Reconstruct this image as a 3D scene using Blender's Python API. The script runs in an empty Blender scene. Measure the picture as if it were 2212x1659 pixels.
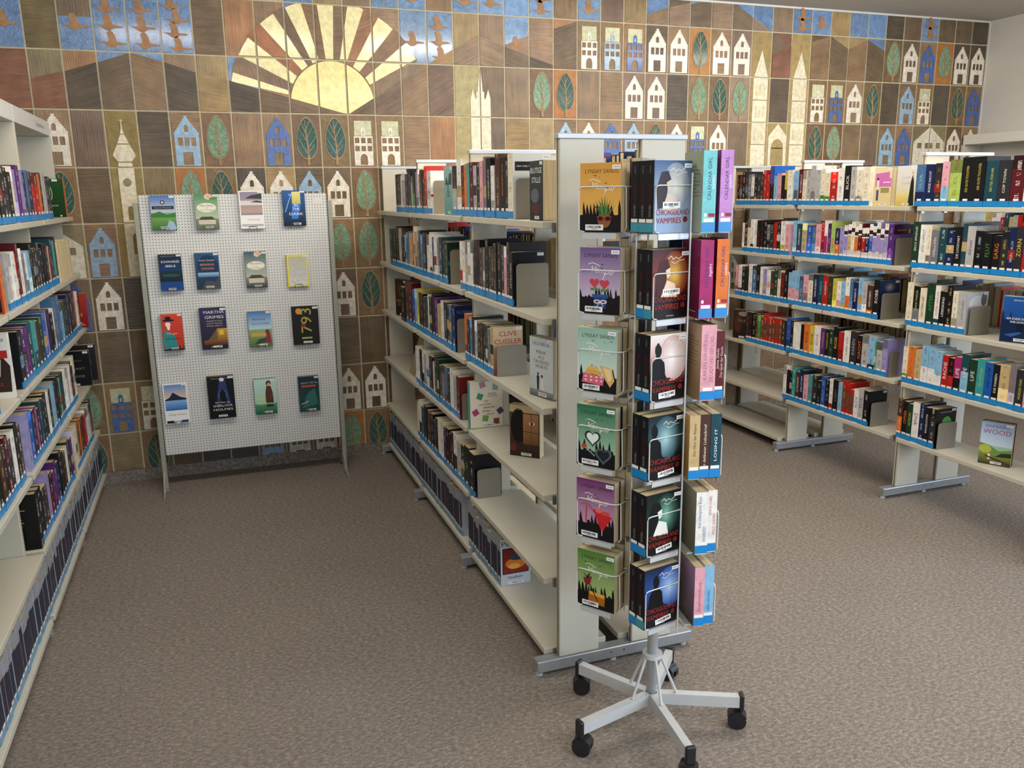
import bpy, math, random
from mathutils import Matrix, Vector
from mathutils.geometry import tessellate_polygon

R_ = random.Random(7)
scene = bpy.context.scene
C = scene.collection

# ------------------------------------------------------------------ camera, light, exposure
cam_d = bpy.data.cameras.new('camera')
cam_d.sensor_fit = 'HORIZONTAL'; cam_d.sensor_width = 36.0
cam_d.lens = 1792.62 * 36.0 / 2212.0
cam_d.clip_start = 0.05; cam_d.clip_end = 60
cam = bpy.data.objects.new('camera', cam_d); C.objects.link(cam)
CAM_R = Matrix(((0.9405555, 0.0872966, -0.3282295), (-0.3393862, 0.2042190, -0.9182111), (-0.0131260, 0.9750251, 0.2217065)))
CAM_T = Vector((0.800414, -5.117058, 1.605154))
cam.matrix_world = Matrix.Translation(CAM_T) @ CAM_R.to_4x4()
scene.camera = cam

scene.view_settings.view_transform = 'Standard'
scene.view_settings.look = 'None'
scene.view_settings.gamma = 1.0
scene.view_settings.use_curve_mapping = False
scene.view_settings.exposure = 0.32

scene.cycles.max_bounces = 6; scene.cycles.diffuse_bounces = 3; scene.cycles.glossy_bounces = 2; scene.cycles.transmission_bounces = 4
scene.cycles.caustics_reflective = False; scene.cycles.caustics_refractive = False

world = bpy.data.worlds.new('sky'); scene.world = world; world.use_nodes = True
wn = world.node_tree.nodes['Background']
wn.inputs[0].default_value = (0.62, 0.78, 1.0, 1); wn.inputs[1].default_value = 0.8

def area_light(name, loc, rot, sx, sy, power, color):
    d = bpy.data.lights.new(name, 'AREA'); d.shape = 'RECTANGLE'; d.size = sx; d.size_y = sy
    d.energy = power; d.color = color
    o = bpy.data.objects.new(name, d); C.objects.link(o); o.location = loc; o.rotation_euler = rot
    return o
WARM = (1.0, 0.94, 0.85); COOL = (0.62, 0.78, 1.0)
LAMPS = [(0.95, -2.0), (2.85, -2.0), (4.75, -2.0), (0.95, -5.4), (2.85, -5.4), (4.75, -5.4)]   # two rows of ceiling lamps parallel to the tiled wall
LAMP_P = [20, 42, 42, 22, 24, 26]
for (lx, ly), lp in zip(LAMPS, LAMP_P):                     # wrap-around diffusers: light downwards and to both sides
    area_light('lamp_light', (lx, ly, 2.765), (0, 0, 0), 1.5, 0.18, lp*.45, WARM)
    area_light('lamp_light', (lx, ly+.135, 2.79), (math.radians(72), 0, 0), 1.5, 0.07, lp*.30, WARM)
    area_light('lamp_light', (lx, ly-.135, 2.79), (math.radians(-72), 0, 0), 1.5, 0.07, lp*.28, WARM)
# daylight through the windows of the side and rear walls
area_light('window_light', (6.44, -4.55, 1.62), (0, math.radians(90), 0), 1.5, 2.1, 72, COOL)
area_light('window_light', (6.44, -7.05, 1.62), (0, math.radians(90), 0), 1.5, 1.9, 80, COOL)
area_light('window_light', (3.2, -8.70, 1.55), (math.radians(90), 0, 0), 3.6, 1.6, 95, COOL)

# ------------------------------------------------------------------ helpers
def lin(h):
    h = h.lstrip('#'); out = []
    for k in (0, 2, 4):
        s = int(h[k:k+2], 16) / 255.0
        out.append(s / 12.92 if s <= 0.04045 else ((s + 0.055) / 1.055) ** 2.4)
    return tuple(out) + (1.0,)

class MB:
    """collects faces with a material, a print colour, an ink colour and a uv"""
    def __init__(self):
        self.v = []; self.f = []; self.m = []; self.c = []; self.i = []; self.u = []
        self.M = None
    def vert(self, p):
        p = Vector(p)
        if self.M is not None: p = self.M @ p
        self.v.append(p[:]); return len(self.v) - 1
    def face(self, pts, m=0, c=None, i=None, u=None):
        idx = [self.vert(p) for p in pts]
        self.f.append(idx); self.m.append(m); self.c.append(c or (1, 1, 1, 1)); self.i.append(i or (0, 0, 0, 1)); self.u.append(u)
    def tris(self, pts, faces, m=0, c=None):
        base = len(self.v)
        for p in pts: self.vert(p)
        for t in faces:
            self.f.append([base + k for k in t]); self.m.append(m); self.c.append(c or (1, 1, 1, 1)); self.i.append((0, 0, 0, 1)); self.u.append(None)
    def box(self, a, b, m=0, c=None):
        x0, y0, z0 = a; x1, y1, z1 = b
        P = [(x0,y0,z0),(x1,y0,z0),(x1,y1,z0),(x0,y1,z0),(x0,y0,z1),(x1,y0,z1),(x1,y1,z1),(x0,y1,z1)]
        for q in ((0,3,2,1),(4,5,6,7),(0,1,5,4),(1,2,6,5),(2,3,7,6),(3,0,4,7)):
            self.face([P[k] for k in q], m, c)
    def cbox(self, a, b, ch=0.002, m=0, c=None):
        """box with chamfered edges"""
        x0,y0,z0 = a; x1,y1,z1 = b
        ch = min(ch, (x1-x0)/2.2, (y1-y0)/2.2, (z1-z0)/2.2)
        def ring(z, d):
            return [(x0+d+ch,y0+d,z),(x1-d-ch,y0+d,z),(x1-d,y0+d+ch,z),(x1-d,y1-d-ch,z),(x1-d-ch,y1-d,z),(x0+d+ch,y1-d,z),(x0+d,y1-d-ch,z),(x0+d,y0+d+ch,z)]
        rings = [ring(z0, ch*.7), ring(z0+ch, 0), ring(z1-ch, 0), ring(z1, ch*.7)]
        self.loft(rings, m, c, caps=True)
    def loft(self, rings, m=0, c=None, caps=True, closed=True):
        n = len(rings[0]); base = len(self.v)
        for r in rings:
            for p in r: self.vert(p)
        def add(q):
            self.f.append(q); self.m.append(m); self.c.append(c or (1,1,1,1)); self.i.append((0,0,0,1)); self.u.append(None)
        for k in range(len(rings)-1):
            for j in range(n if closed else n-1):
                a = base+k*n+j; b = base+k*n+(j+1) % n
                add([a, b, b+n, a+n])
        if caps:
            add([base+j for j in reversed(range(n))]); add([base+(len(rings)-1)*n+j for j in range(n)])
    def tube(self, path, r, n=8, m=0, c=None, caps=True):
        pts = [Vector(p) for p in path]; rings = []
        for k, p in enumerate(pts):
            d = (pts[min(k+1, len(pts)-1)] - pts[max(k-1, 0)]).normalized()
            up = Vector((0, 0, 1)) if abs(d.z) < 0.9 else Vector((1, 0, 0))
            s = d.cross(up).normalized(); t = s.cross(d).normalized()
            rr = r[k] if isinstance(r, (list, tuple)) else r
            rings.append([(p + (s*math.cos(2*math.pi*j/n) + t*math.sin(2*math.pi*j/n))*rr)[:] for j in range(n)])
        self.loft(rings, m, c, caps)
    def prism(self, loops, d0, d1, m=0, c=None):
        """relief: loops of (x, z); front at y=-d1, back at y=-d0; first loop the outline, the others holes"""
        flat = [p for l in loops for p in l]
        tr = tessellate_polygon([[Vector((p[0], p[1], 0)) for p in l] for l in loops])
        base = len(self.v)
        for p in flat: self.vert((p[0], -d1, p[1]))
        for p in flat: self.vert((p[0], -d0, p[1]))
        n = len(flat)
        def add(q):
            self.f.append(q); self.m.append(m); self.c.append(c or (1,1,1,1)); self.i.append((0,0,0,1)); self.u.append(None)
        for t in tr:
            a, b, e = flat[t[0]], flat[t[1]], flat[t[2]]
            cr = (b[0]-a[0])*(e[1]-a[1]) - (b[1]-a[1])*(e[0]-a[0])
            q = list(t) if cr > 0 else [t[0], t[2], t[1]]
            add([base+k for k in q])
        o = 0
        for l in loops:
            k = len(l)
            for j in range(k):
                a = o+j; b = o+(j+1) % k
                add([base+a, base+n+a, base+n+b, base+b])
            o += k
    def build(self, name, mats, parent=None, loc=None, rot=None, smooth=False):
        me = self.mesh(name, mats, smooth)
        o = bpy.data.objects.new(name, me); C.objects.link(o)
        if parent is not None: o.parent = parent
        if loc is not None: o.location = loc
        if rot is not None: o.rotation_euler = rot
        return o
    def mesh(self, name, mats, smooth=False):
        me = bpy.data.meshes.new(name); me.from_pydata(self.v, [], self.f)
        if not isinstance(mats, (list, tuple)): mats = [mats]
        for mt in mats: me.materials.append(mt)
        if any(self.m): me.polygons.foreach_set('material_index', self.m)
        if smooth: me.polygons.foreach_set('use_smooth', [True]*len(self.f))
        if any(c != (1,1,1,1) for c in self.c):
            a = me.color_attributes.new('Col', 'FLOAT_COLOR', 'CORNER'); buf = []
            for f, c in zip(self.f, self.c):
                if isinstance(c, list):
                    for q in c: buf.extend(q)
                else: buf.extend(c*len(f))
            a.data.foreach_set('color', buf)
        if any(u is not None for u in self.u):
            b = me.color_attributes.new('Ink', 'FLOAT_COLOR', 'CORNER'); buf = []
            for f, c in zip(self.f, self.i): buf.extend(c*len(f))
            b.data.foreach_set('color', buf)
            uv = me.uv_layers.new(name='UVMap'); buf = []
            for f, u in zip(self.f, self.u):
                if u is None: buf.extend((-1.0, -1.0)*len(f))
                else:
                    for q in u: buf.extend(q)
            uv.data.foreach_set('uv', buf)
        me.update()
        return me

def tag(o, label=None, cat=None, group=None, kind=None):
    if label: o['label'] = label
    if cat: o['category'] = cat
    if group: o['group'] = group
    if kind: o['kind'] = kind
    return o
def empty(name, loc=(0,0,0), rz=0.0):
    o = bpy.data.objects.new(name, None); C.objects.link(o); o.location = loc; o.rotation_euler = (0,0,rz); o.empty_display_size = 0.05
    return o
def px(p):
    q = CAM_R.transposed() @ (Vector(p) - CAM_T)
    if q.z > -0.05: return None
    return (1106 + 1792.62*q.x/-q.z, 829.5 - 1792.62*q.y/-q.z)

# ------------------------------------------------------------------ materials
def new_mat(name):
    m = bpy.data.materials.new(name); m.use_nodes = True
    nt = m.node_tree; b = nt.nodes['Principled BSDF']
    return m, nt, b
def node(nt, t, **kw):
    n = nt.nodes.new(t)
    for k, v in kw.items(): setattr(n, k, v)
    return n
def link(nt, a, b): nt.links.new(a, b)
def ramp(nt, fac, stops):
    r = node(nt, 'ShaderNodeValToRGB'); e = r.color_ramp.elements
    while len(e) < len(stops): e.new(0.5)
    for k, (p, c) in enumerate(stops): e[k].position = p; e[k].color = c
    link(nt, fac, r.inputs[0]); return r.outputs[0]
def noise(nt, vec, scale, detail=3, rough=0.55):
    n = node(nt, 'ShaderNodeTexNoise'); n.inputs['Scale'].default_value = scale; n.inputs['Detail'].default_value = detail
    n.inputs['Roughness'].default_value = rough
    if vec is not None: link(nt, vec, n.inputs['Vector'])
    return n.outputs['Fac']
def coords(nt, which='Object', scale=None, rot=None):
    t = node(nt, 'ShaderNodeTexCoord').outputs[which]
    if scale is None and rot is None: return t
    mp = node(nt, 'ShaderNodeMapping')
    if scale: mp.inputs['Scale'].default_value = scale
    if rot: mp.inputs['Rotation'].default_value = rot
    link(nt, t, mp.inputs['Vector']); return mp.outputs[0]
def bump(nt, b, h, dist, strength=1.0):
    n = node(nt, 'ShaderNodeBump'); n.inputs['Distance'].default_value = dist; n.inputs['Strength'].default_value = strength
    link(nt, h, n.inputs['Height']); link(nt, n.outputs[0], b.inputs['Normal'])
def mixc(nt, f, a, b, mode='MIX'):
    n = node(nt, 'ShaderNodeMix', data_type='RGBA', blend_type=mode)
    for k, s in ((0, f), (6, a), (7, b)):
        if hasattr(s, 'is_output'): link(nt, s, n.inputs[k])
        else: n.inputs[k].default_value = s
    return n.outputs[2]
def mth(nt, op, a, b=None):
    n = node(nt, 'ShaderNodeMath', operation=op)
    for k, s in ((0, a), (1, b)):
        if s is None: continue
        if hasattr(s, 'is_output'): link(nt, s, n.inputs[k])
        else: n.inputs[k].default_value = s
    return n.outputs[0]

def flat_mat(name, hexc, rough=0.5, metal=0.0, var=0.06, nscale=14, bmp=0.0, spec=0.5):
    m, nt, b = new_mat(name); c = lin(hexc)
    f = noise(nt, coords(nt), nscale, 4)
    lo = tuple(x*(1-var) for x in c[:3])+(1,); hi = tuple(min(1, x*(1+var)) for x in c[:3])+(1,)
    link(nt, ramp(nt, f, [(0.3, lo), (0.7, hi)]), b.inputs['Base Color'])
    b.inputs['Roughness'].default_value = rough; b.inputs['Metallic'].default_value = metal
    b.inputs['Specular IOR Level'].default_value = spec
    if bmp: bump(nt, b, noise(nt, coords(nt), nscale*20, 2), bmp)
    return m

MAT = {}
MAT['shelf'] = flat_mat('shelf_laminate', 'c6c0ae', 0.38, var=0.03, nscale=6)
MAT['shelf_edge'] = flat_mat('shelf_edge_seam', '6f6a5c', 0.6)
MAT['alu'] = flat_mat('silver_lacquer', 'a9acaf', 0.33, 0.55, 0.05, 30)
MAT['rail'] = flat_mat('pale_rail', 'bfc2c4', 0.35, 0.25, 0.03, 30)
MAT['bookend'] = flat_mat('bookend_lacquer', '847c6c', 0.42, 0.1, 0.05, 30)
MAT['wire'] = flat_mat('white_wire', 'dedcd6', 0.3, 0.0, 0.03)
MAT['rackgrey'] = flat_mat('rack_grey', 'c7c9c9', 0.32, 0.2, 0.03)
MAT['black'] = flat_mat('black_plastic', '1b1c1f', 0.45, 0.0, 0.2, 40)
MAT['steel'] = flat_mat('steel_clip', '8f8c84', 0.3, 0.9, 0.1)
MAT['post'] = flat_mat('post_grey_green', '9c9c8e', 0.45, 0.1, 0.05, 20)
MAT['paint'] = flat_mat('white_wall_paint', 'd6d1c8', 0.8, var=0.02, nscale=3, bmp=0.0006)
MAT['ceil'] = flat_mat('ceiling_paint', 'c9c4bb', 0.85, var=0.02, nscale=2, bmp=0.0006)
MAT['grout'] = flat_mat('tile_grout', 'bfb393', 0.85, var=0.12, nscale=25, bmp=0.001)
MAT['header'] = flat_mat('header_board', 'dcd8d0', 0.5, var=0.02)
MAT['white'] = flat_mat('white_sticker', 'efeee9', 0.5, var=0.02)
MAT['blue'] = flat_mat('blue_sticker', '1583c6', 0.35, var=0.08, nscale=30)
MAT['teal'] = flat_mat('teal_sticker', '3d93a6', 0.35, var=0.08, nscale=30)
MAT['paleblue'] = flat_mat('pale_blue_sticker', '5f90b0', 0.35, var=0.08, nscale=30)
MAT['ribbon'] = flat_mat('ribbon_red', 'b5382a', 0.6)
MAT['ribbon_white'] = flat_mat('ribbon_white', 'd8d4cc', 0.6); MAT['ribbon_purple'] = flat_mat('ribbon_purple', '4a2c66', 0.6)
MAT['ribbon_dark'] = flat_mat('ribbon_dark', '26202a', 0.6)

def carpet():
    m, nt, b = new_mat('carpet')
    v = coords(nt, 'Object', (1.0, 1.7, 1.0))
    n1 = noise(nt, v, 58, 6, 0.80); n2 = noise(nt, coords(nt), 2.0, 2); n3 = noise(nt, coords(nt), 260, 2, 0.6)
    c1 = ramp(nt, n1, [(0.36, lin('504841')), (0.5, lin('82776d')), (0.64, lin('b8ada2'))])
    c2 = mixc(nt, 0.30, c1, ramp(nt, n3, [(0.3, lin('50483f')), (0.7, lin('b5aa9e'))]))
    c3 = mixc(nt, 0.18, c2, ramp(nt, n2, [(0.3, lin('766c64')), (0.7, lin('8f857b'))]), 'MIX')
    link(nt, c3, b.inputs['Base Color']); b.inputs['Roughness'].default_value = 0.97; b.inputs['Specular IOR Level'].default_value = 0.1
    bump(nt, b, mth(nt, 'ADD', n1, n3), 0.0025)
    return m
MAT['carpet'] = carpet()

def objcol(nt):
    n = node(nt, 'ShaderNodeObjectInfo'); return n.outputs['Color'], n.outputs['Random']
def stripe_mat(name, ang, scale=38, depth=0.0024, rough=0.42):
    """fired clay combed with grooves; ang 0 = level lines, 90 = upright lines"""
    m, nt, b = new_mat(name)
    col, rnd = objcol(nt)
    v = coords(nt, 'Object', None, (0, math.radians(ang), 0))
    off = node(nt, 'ShaderNodeVectorMath', operation='ADD'); link(nt, v, off.inputs[0])
    cmb = node(nt, 'ShaderNodeCombineXYZ'); link(nt, rnd, cmb.inputs[0]); link(nt, rnd, cmb.inputs[2]); link(nt, cmb.outputs[0], off.inputs[1])
    w = node(nt, 'ShaderNodeTexWave', wave_type='BANDS', bands_direction='Z')
    w.inputs['Scale'].default_value = scale; w.inputs['Distortion'].default_value = 0.9; w.inputs['Detail'].default_value = 2
    w.inputs['Detail Scale'].default_value = 2.2
    link(nt, off.outputs[0], w.inputs['Vector'])
    st = node(nt, 'ShaderNodeMapping'); st.inputs['Scale'].default_value = (5, 5, 150); link(nt, off.outputs[0], st.inputs['Vector'])
    fine = noise(nt, st.outputs[0], 1.0, 4, 0.6)
    big = noise(nt, off.outputs[0], 9, 3)
    h = mth(nt, 'ADD', mth(nt, 'MULTIPLY', w.outputs['Fac'], 0.34), mth(nt, 'MULTIPLY', fine, 1.0))
    shade = ramp(nt, h, [(0.3, (0.58, 0.55, 0.53, 1)), (1.0, (1.22, 1.17, 1.10, 1))])
    c = mixc(nt, 1.0, col, shade, 'MULTIPLY')
    c = mixc(nt, 0.9, c, ramp(nt, big, [(0.3, (0.70, 0.68, 0.66, 1)), (0.7, (1.28, 1.22, 1.12, 1))]), 'MULTIPLY')
    link(nt, c, b.inputs['Base Color']); b.inputs['Roughness'].default_value = rough
    bump(nt, b, h, depth)
    return m
STRIPE = {}
def stripe(ang):
    ang = int(round(ang/6.0)*6)
    if ang not in STRIPE: STRIPE[ang] = stripe_mat('combed_clay_%d' % ang, ang)
    return STRIPE[ang]
def glaze_mat(name, rough, mott, nscale, dist, coat=0.0, lo=0.7, hi=1.25):
    m, nt, b = new_mat(name)
    col, rnd = objcol(nt)
    v = coords(nt)
    off = node(nt, 'ShaderNodeVectorMath', operation='ADD'); link(nt, v, off.inputs[0])
    cmb = node(nt, 'ShaderNodeCombineXYZ'); link(nt, rnd, cmb.inputs[0]); link(nt, rnd, cmb.inputs[2]); link(nt, cmb.outputs[0], off.inputs[1])
    n1 = noise(nt, off.outputs[0], nscale, 5, 0.6); n2 = noise(nt, off.outputs[0], nscale*4, 3)
    c = mixc(nt, mott, col, ramp(nt, n1, [(0.3, (lo, lo, lo, 1)), (0.7, (hi, hi, hi, 1))]), 'MULTIPLY')
    link(nt, c, b.inputs['Base Color']); b.inputs['Roughness'].default_value = rough
    b.inputs['Coat Weight'].default_value = coat; b.inputs['Coat Roughness'].default_value = 0.12
    bump(nt, b, mth(nt, 'ADD', n1, mth(nt, 'MULTIPLY', n2, 0.4)), dist)
    return m
MAT['sky'] = glaze_mat('blue_sky_glaze', 0.16, 0.9, 20, 0.012, 0.6)
MAT['gold'] = glaze_mat('yellow_glaze', 0.24, 0.8, 34, 0.004, 0.5, 0.8, 1.2)
MAT['cream'] = glaze_mat('cream_clay', 0.36, 0.9, 40, 0.003, 0.15, 0.74, 1.2)
MAT['house'] = glaze_mat('house_glaze', 0.34, 0.9, 40, 0.003, 0.2, 0.72, 1.2)
MAT['leaf'] = glaze_mat('leaf_glaze', 0.3, 0.9, 60, 0.007, 0.3, 0.55, 1.35)
MAT['clay'] = glaze_mat('plain_clay', 0.5, 0.9, 22, 0.003, 0.0, 0.7, 1.2)

def print_mat():
    """printed paper: colour from the mesh, small unreadable print lines from the spine's uv"""
    m, nt, b = new_mat('printed_cover')
    a = node(nt, 'ShaderNodeAttribute', attribute_name='Col'); k = node(nt, 'ShaderNodeAttribute', attribute_name='Ink')
    uv = node(nt, 'ShaderNodeUVMap', uv_map='UVMap')
    sp = node(nt, 'ShaderNodeSeparateXYZ'); link(nt, uv.outputs[0], sp.inputs[0])
    mp = node(nt, 'ShaderNodeMapping'); mp.inputs['Scale'].default_value = (3.2, 62, 1); link(nt, uv.outputs[0], mp.inputs['Vector'])
    n1 = noise(nt, mp.outputs[0], 1.0, 1, 0.5)
    mp2 = node(nt, 'ShaderNodeMapping'); mp2.inputs['Scale'].default_value = (0.3, 6.5, 1); link(nt, uv.outputs[0], mp2.inputs['Vector'])
    n2 = noise(nt, mp2.outputs[0], 1.0, 0, 0.5)
    t1 = mth(nt, 'GREATER_THAN', n1, 0.5); t2 = mth(nt, 'GREATER_THAN', n2, 0.5)
    u1 = mth(nt, 'GREATER_THAN', sp.outputs[0], 0.34); u2 = mth(nt, 'LESS_THAN', sp.outputs[0], 0.66)
    f = mth(nt, 'MULTIPLY', mth(nt, 'MULTIPLY', t1, t2), mth(nt, 'MULTIPLY', u1, u2))
    f = mth(nt, 'MULTIPLY', f, 0.6)
    mott = noise(nt, coords(nt), 28, 3)
    base = mixc(nt, 0.7, a.outputs['Color'], ramp(nt, mott, [(0.3, (0.75, 0.75, 0.75, 1)), (0.7, (1.2, 1.2, 1.2, 1))]), 'MULTIPLY')
    c = mixc(nt, f, base, k.outputs['Color'])
    link(nt, c, b.inputs['Base Color']); b.inputs['Roughness'].default_value = 0.42; b.inputs['Specular IOR Level'].default_value = 0.25
    return m
def art_mat():
    m, nt, b = new_mat('cover_print')
    a = node(nt, 'ShaderNodeAttribute', attribute_name='Col')
    link(nt, a.outputs['Color'], b.inputs['Base Color']); b.inputs['Roughness'].default_value = 0.40; b.inputs['Specular IOR Level'].default_value = 0.25
    return m
def paper_mat():
    m, nt, b = new_mat('page_block')
    v = coords(nt, 'Object', (520, 5, 3))
    f = noise(nt, v, 1.0, 2)
    link(nt, ramp(nt, f, [(0.3, lin('b39a70')), (0.7, lin('e6d8b6'))]), b.inputs['Base Color']); b.inputs['Roughness'].default_value = 0.9
    b.inputs['Specular IOR Level'].default_value = 0.15
    return m
MAT['print'] = print_mat(); MAT['art'] = art_mat(); MAT['paper'] = paper_mat()

def peg_mat():
    m, nt, b = new_mat('pegboard_lacquer')
    v = coords(nt, 'Object', (1/0.0153, 1, 1/0.0153))
    fr = node(nt, 'ShaderNodeVectorMath', operation='FRACTION'); link(nt, v, fr.inputs[0])
    sb = node(nt, 'ShaderNodeVectorMath', operation='SUBTRACT'); link(nt, fr.outputs[0], sb.inputs[0]); sb.inputs[1].default_value = (0.5, 0, 0.5)
    ml = node(nt, 'ShaderNodeVectorMath', operation='MULTIPLY'); link(nt, sb.outputs[0], ml.inputs[0]); ml.inputs[1].default_value = (1, 0, 1)
    ln = node(nt, 'ShaderNodeVectorMath', operation='LENGTH'); link(nt, ml.outputs[0], ln.inputs[0])
    f = mth(nt, 'LESS_THAN', ln.outputs['Value'], 0.16)
    c = mixc(nt, f, lin('d6d6d2'), lin('2a2620'))
    link(nt, c, b.inputs['Base Color']); b.inputs['Roughness'].default_value = 0.4
    return m
MAT['peg'] = peg_mat()
def glass_mat():
    m, nt, b = new_mat('window_glass')
    b.inputs['Transmission Weight'].default_value = 1.0; b.inputs['Roughness'].default_value = 0.0; b.inputs['IOR'].default_value = 1.02
    n = noise(nt, coords(nt), 3, 1); link(nt, ramp(nt, n, [(0, (0.97,0.98,0.98,1)), (1, (1,1,1,1))]), b.inputs['Base Color'])
    return m
MAT['glass'] = glass_mat()
def lamp_mat():
    m, nt, b = new_mat('lamp_diffuser')
    n = noise(nt, coords(nt), 2, 1); link(nt, ramp(nt, n, [(0, lin('efe9da')), (1, lin('f7f2e6'))]), b.inputs['Base Color'])
    b.inputs['Emission Color'].default_value = (1.0, 0.9, 0.75, 1); b.inputs['Emission Strength'].default_value = 4.0
    return m
MAT['lamp'] = lamp_mat()
# ------------------------------------------------------------------ the room
TW, TH = 0.16302, 0.29741                 # tile pitch
XR = 40*TW; XL = -0.30; YB = -8.85; ZC = 2.845
def zline(l): return 2.9705 - l*TH
def structure(name, mb, mats, parent=None):
    o = mb.build(name, mats, parent); o['kind'] = 'structure'; return o

b = MB(); b.box((XL-.1, YB-.1, -0.1), (XR+.1, 0.1, 0.0)); floor_o = structure('floor', b, MAT['carpet'])
b = MB(); b.box((XL-.1, YB-.1, ZC), (XR+.1, 0.1, ZC+0.1)); structure('ceiling', b, MAT['ceil'])
b = MB(); b.box((XL-.1, 0.0, 0.0), (XR+.1, 0.1, ZC)); wall_back = structure('wall_back', b, MAT['grout'])
b = MB(); b.box((XL-.1, YB, 0.0), (XL, 0.0, ZC)); structure('wall_left', b, MAT['paint'])
def wall_with_holes(name, axis, pos, th, a0, a1, holes):
    """a wall along an axis with rectangular openings (s0, s1, z0, z1)"""
    mb = MB()
    cuts = sorted(holes); s = a0
    def add(s0, s1, z0, z1):
        if s1-s0 < 1e-4 or z1-z0 < 1e-4: return
        if axis == 'y': mb.box((pos, s0, z0), (pos+th, s1, z1))
        else: mb.box((s0, pos-th, z0), (s1, pos, z1))
    for (s0, s1, z0, z1) in cuts:
        add(s, s0, 0, ZC); add(s0, s1, 0, z0); add(s0, s1, z1, ZC); s = s1
    add(s, a1, 0, ZC)
    return structure(name, mb, MAT['paint'])
wall_with_holes('wall_right', 'y', XR, 0.1, YB, 0.0, [(-8.1, -6.1, 0.85, 2.4), (-5.65, -3.45, 0.85, 2.4)])
wall_with_holes('wall_front', 'x', YB, 0.1, XL-.1, XR+.1, [(1.35, 5.05, 0.72, 2.4)])
def window_unit(name, axis, pos, s0, s1, z0, z1):
    mb = MB(); fr = 0.05
    def bar(a0, a1, c0, c1, d=0.05):
        if axis == 'y': mb.box((pos+.02, a0, c0), (pos+.02+d, a1, c1))
        else: mb.box((a0, pos-.02-d, c0), (a1, pos-.02, c1))
    mid = (s0+s1)/2
    bar(s0, s1, z0, z0+fr); bar(s0, s1, z1-fr, z1); bar(s0, s0+fr, z0+fr, z1-fr); bar(s1-fr, s1, z0+fr, z1-fr); bar(mid-.03, mid+.03, z0+fr, z1-fr)
    w = structure(name, mb, MAT['header'])
    for a0, a1 in ((s0+fr, mid-.03), (mid+.03, s1-fr)):
        g = MB()
        if axis == 'y': g.box((pos+.04, a0, z0+fr), (pos+.046, a1, z1-fr))
        else: g.box((a0, pos-.046, z0+fr), (a1, pos-.04, z1-fr))
        g.build('pane', MAT['glass'], w)
window_unit('window_1', 'y', XR, -5.65, -3.45, 0.85, 2.4)
window_unit('window_2', 'y', XR, -8.1, -6.1, 0.85, 2.4)
window_unit('window_3', 'x', YB, 1.35, 5.05, 0.72, 2.4)
b = MB(); b.box((XL, -0.012, 0.0), (XR, 0.0, 0.069)); structure('baseboard_back', b, MAT['carpet'])
b = MB(); b.box((XL, -0.006, ZC-0.012), (XR, 0.0, ZC)); structure('trim_1', b, MAT['header'])
b = MB(); b.box((XR-0.006, -0.014, 0.0), (XR, 0.0, ZC-0.012)); structure('trim_2', b, MAT['header'])
for k, (lx, ly) in enumerate(LAMPS):
    e = empty('ceiling_lamp', (lx, ly, ZC))
    tag(e, ['ceiling lamp above the pegboard aisle', 'ceiling lamp above the middle bookcase', 'ceiling lamp above the white-wall bookcase', 'rear row ceiling lamp behind the pegboard aisle', 'rear row ceiling lamp behind the wire rack', 'rear row ceiling lamp by the side windows'][k], 'lamp', 'ceiling lamps')
    b = MB(); b.cbox((-0.80, -0.13, -0.06), (0.80, 0.13, 0.0), 0.008); b.build('housing', MAT['header'], e)
    b = MB(); b.box((-0.77, -0.105, -0.072), (0.77, 0.105, -0.0601)); b.build('diffuser', MAT['lamp'], e)

# ------------------------------------------------------------------ the ceramic mural: tiles are parts of the back wall
BR = dict(n='8f775c', d='73624e', k='5a5044', t='a28c62', o='a97d55', r='8b6250', y='a39462', g='827454', m='7b6554', p='957f6a', c='72614b')
CREAM = 'e2d6b8'
TILE_D = 0.0032
G = 0.0042                                 # half joint
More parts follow.
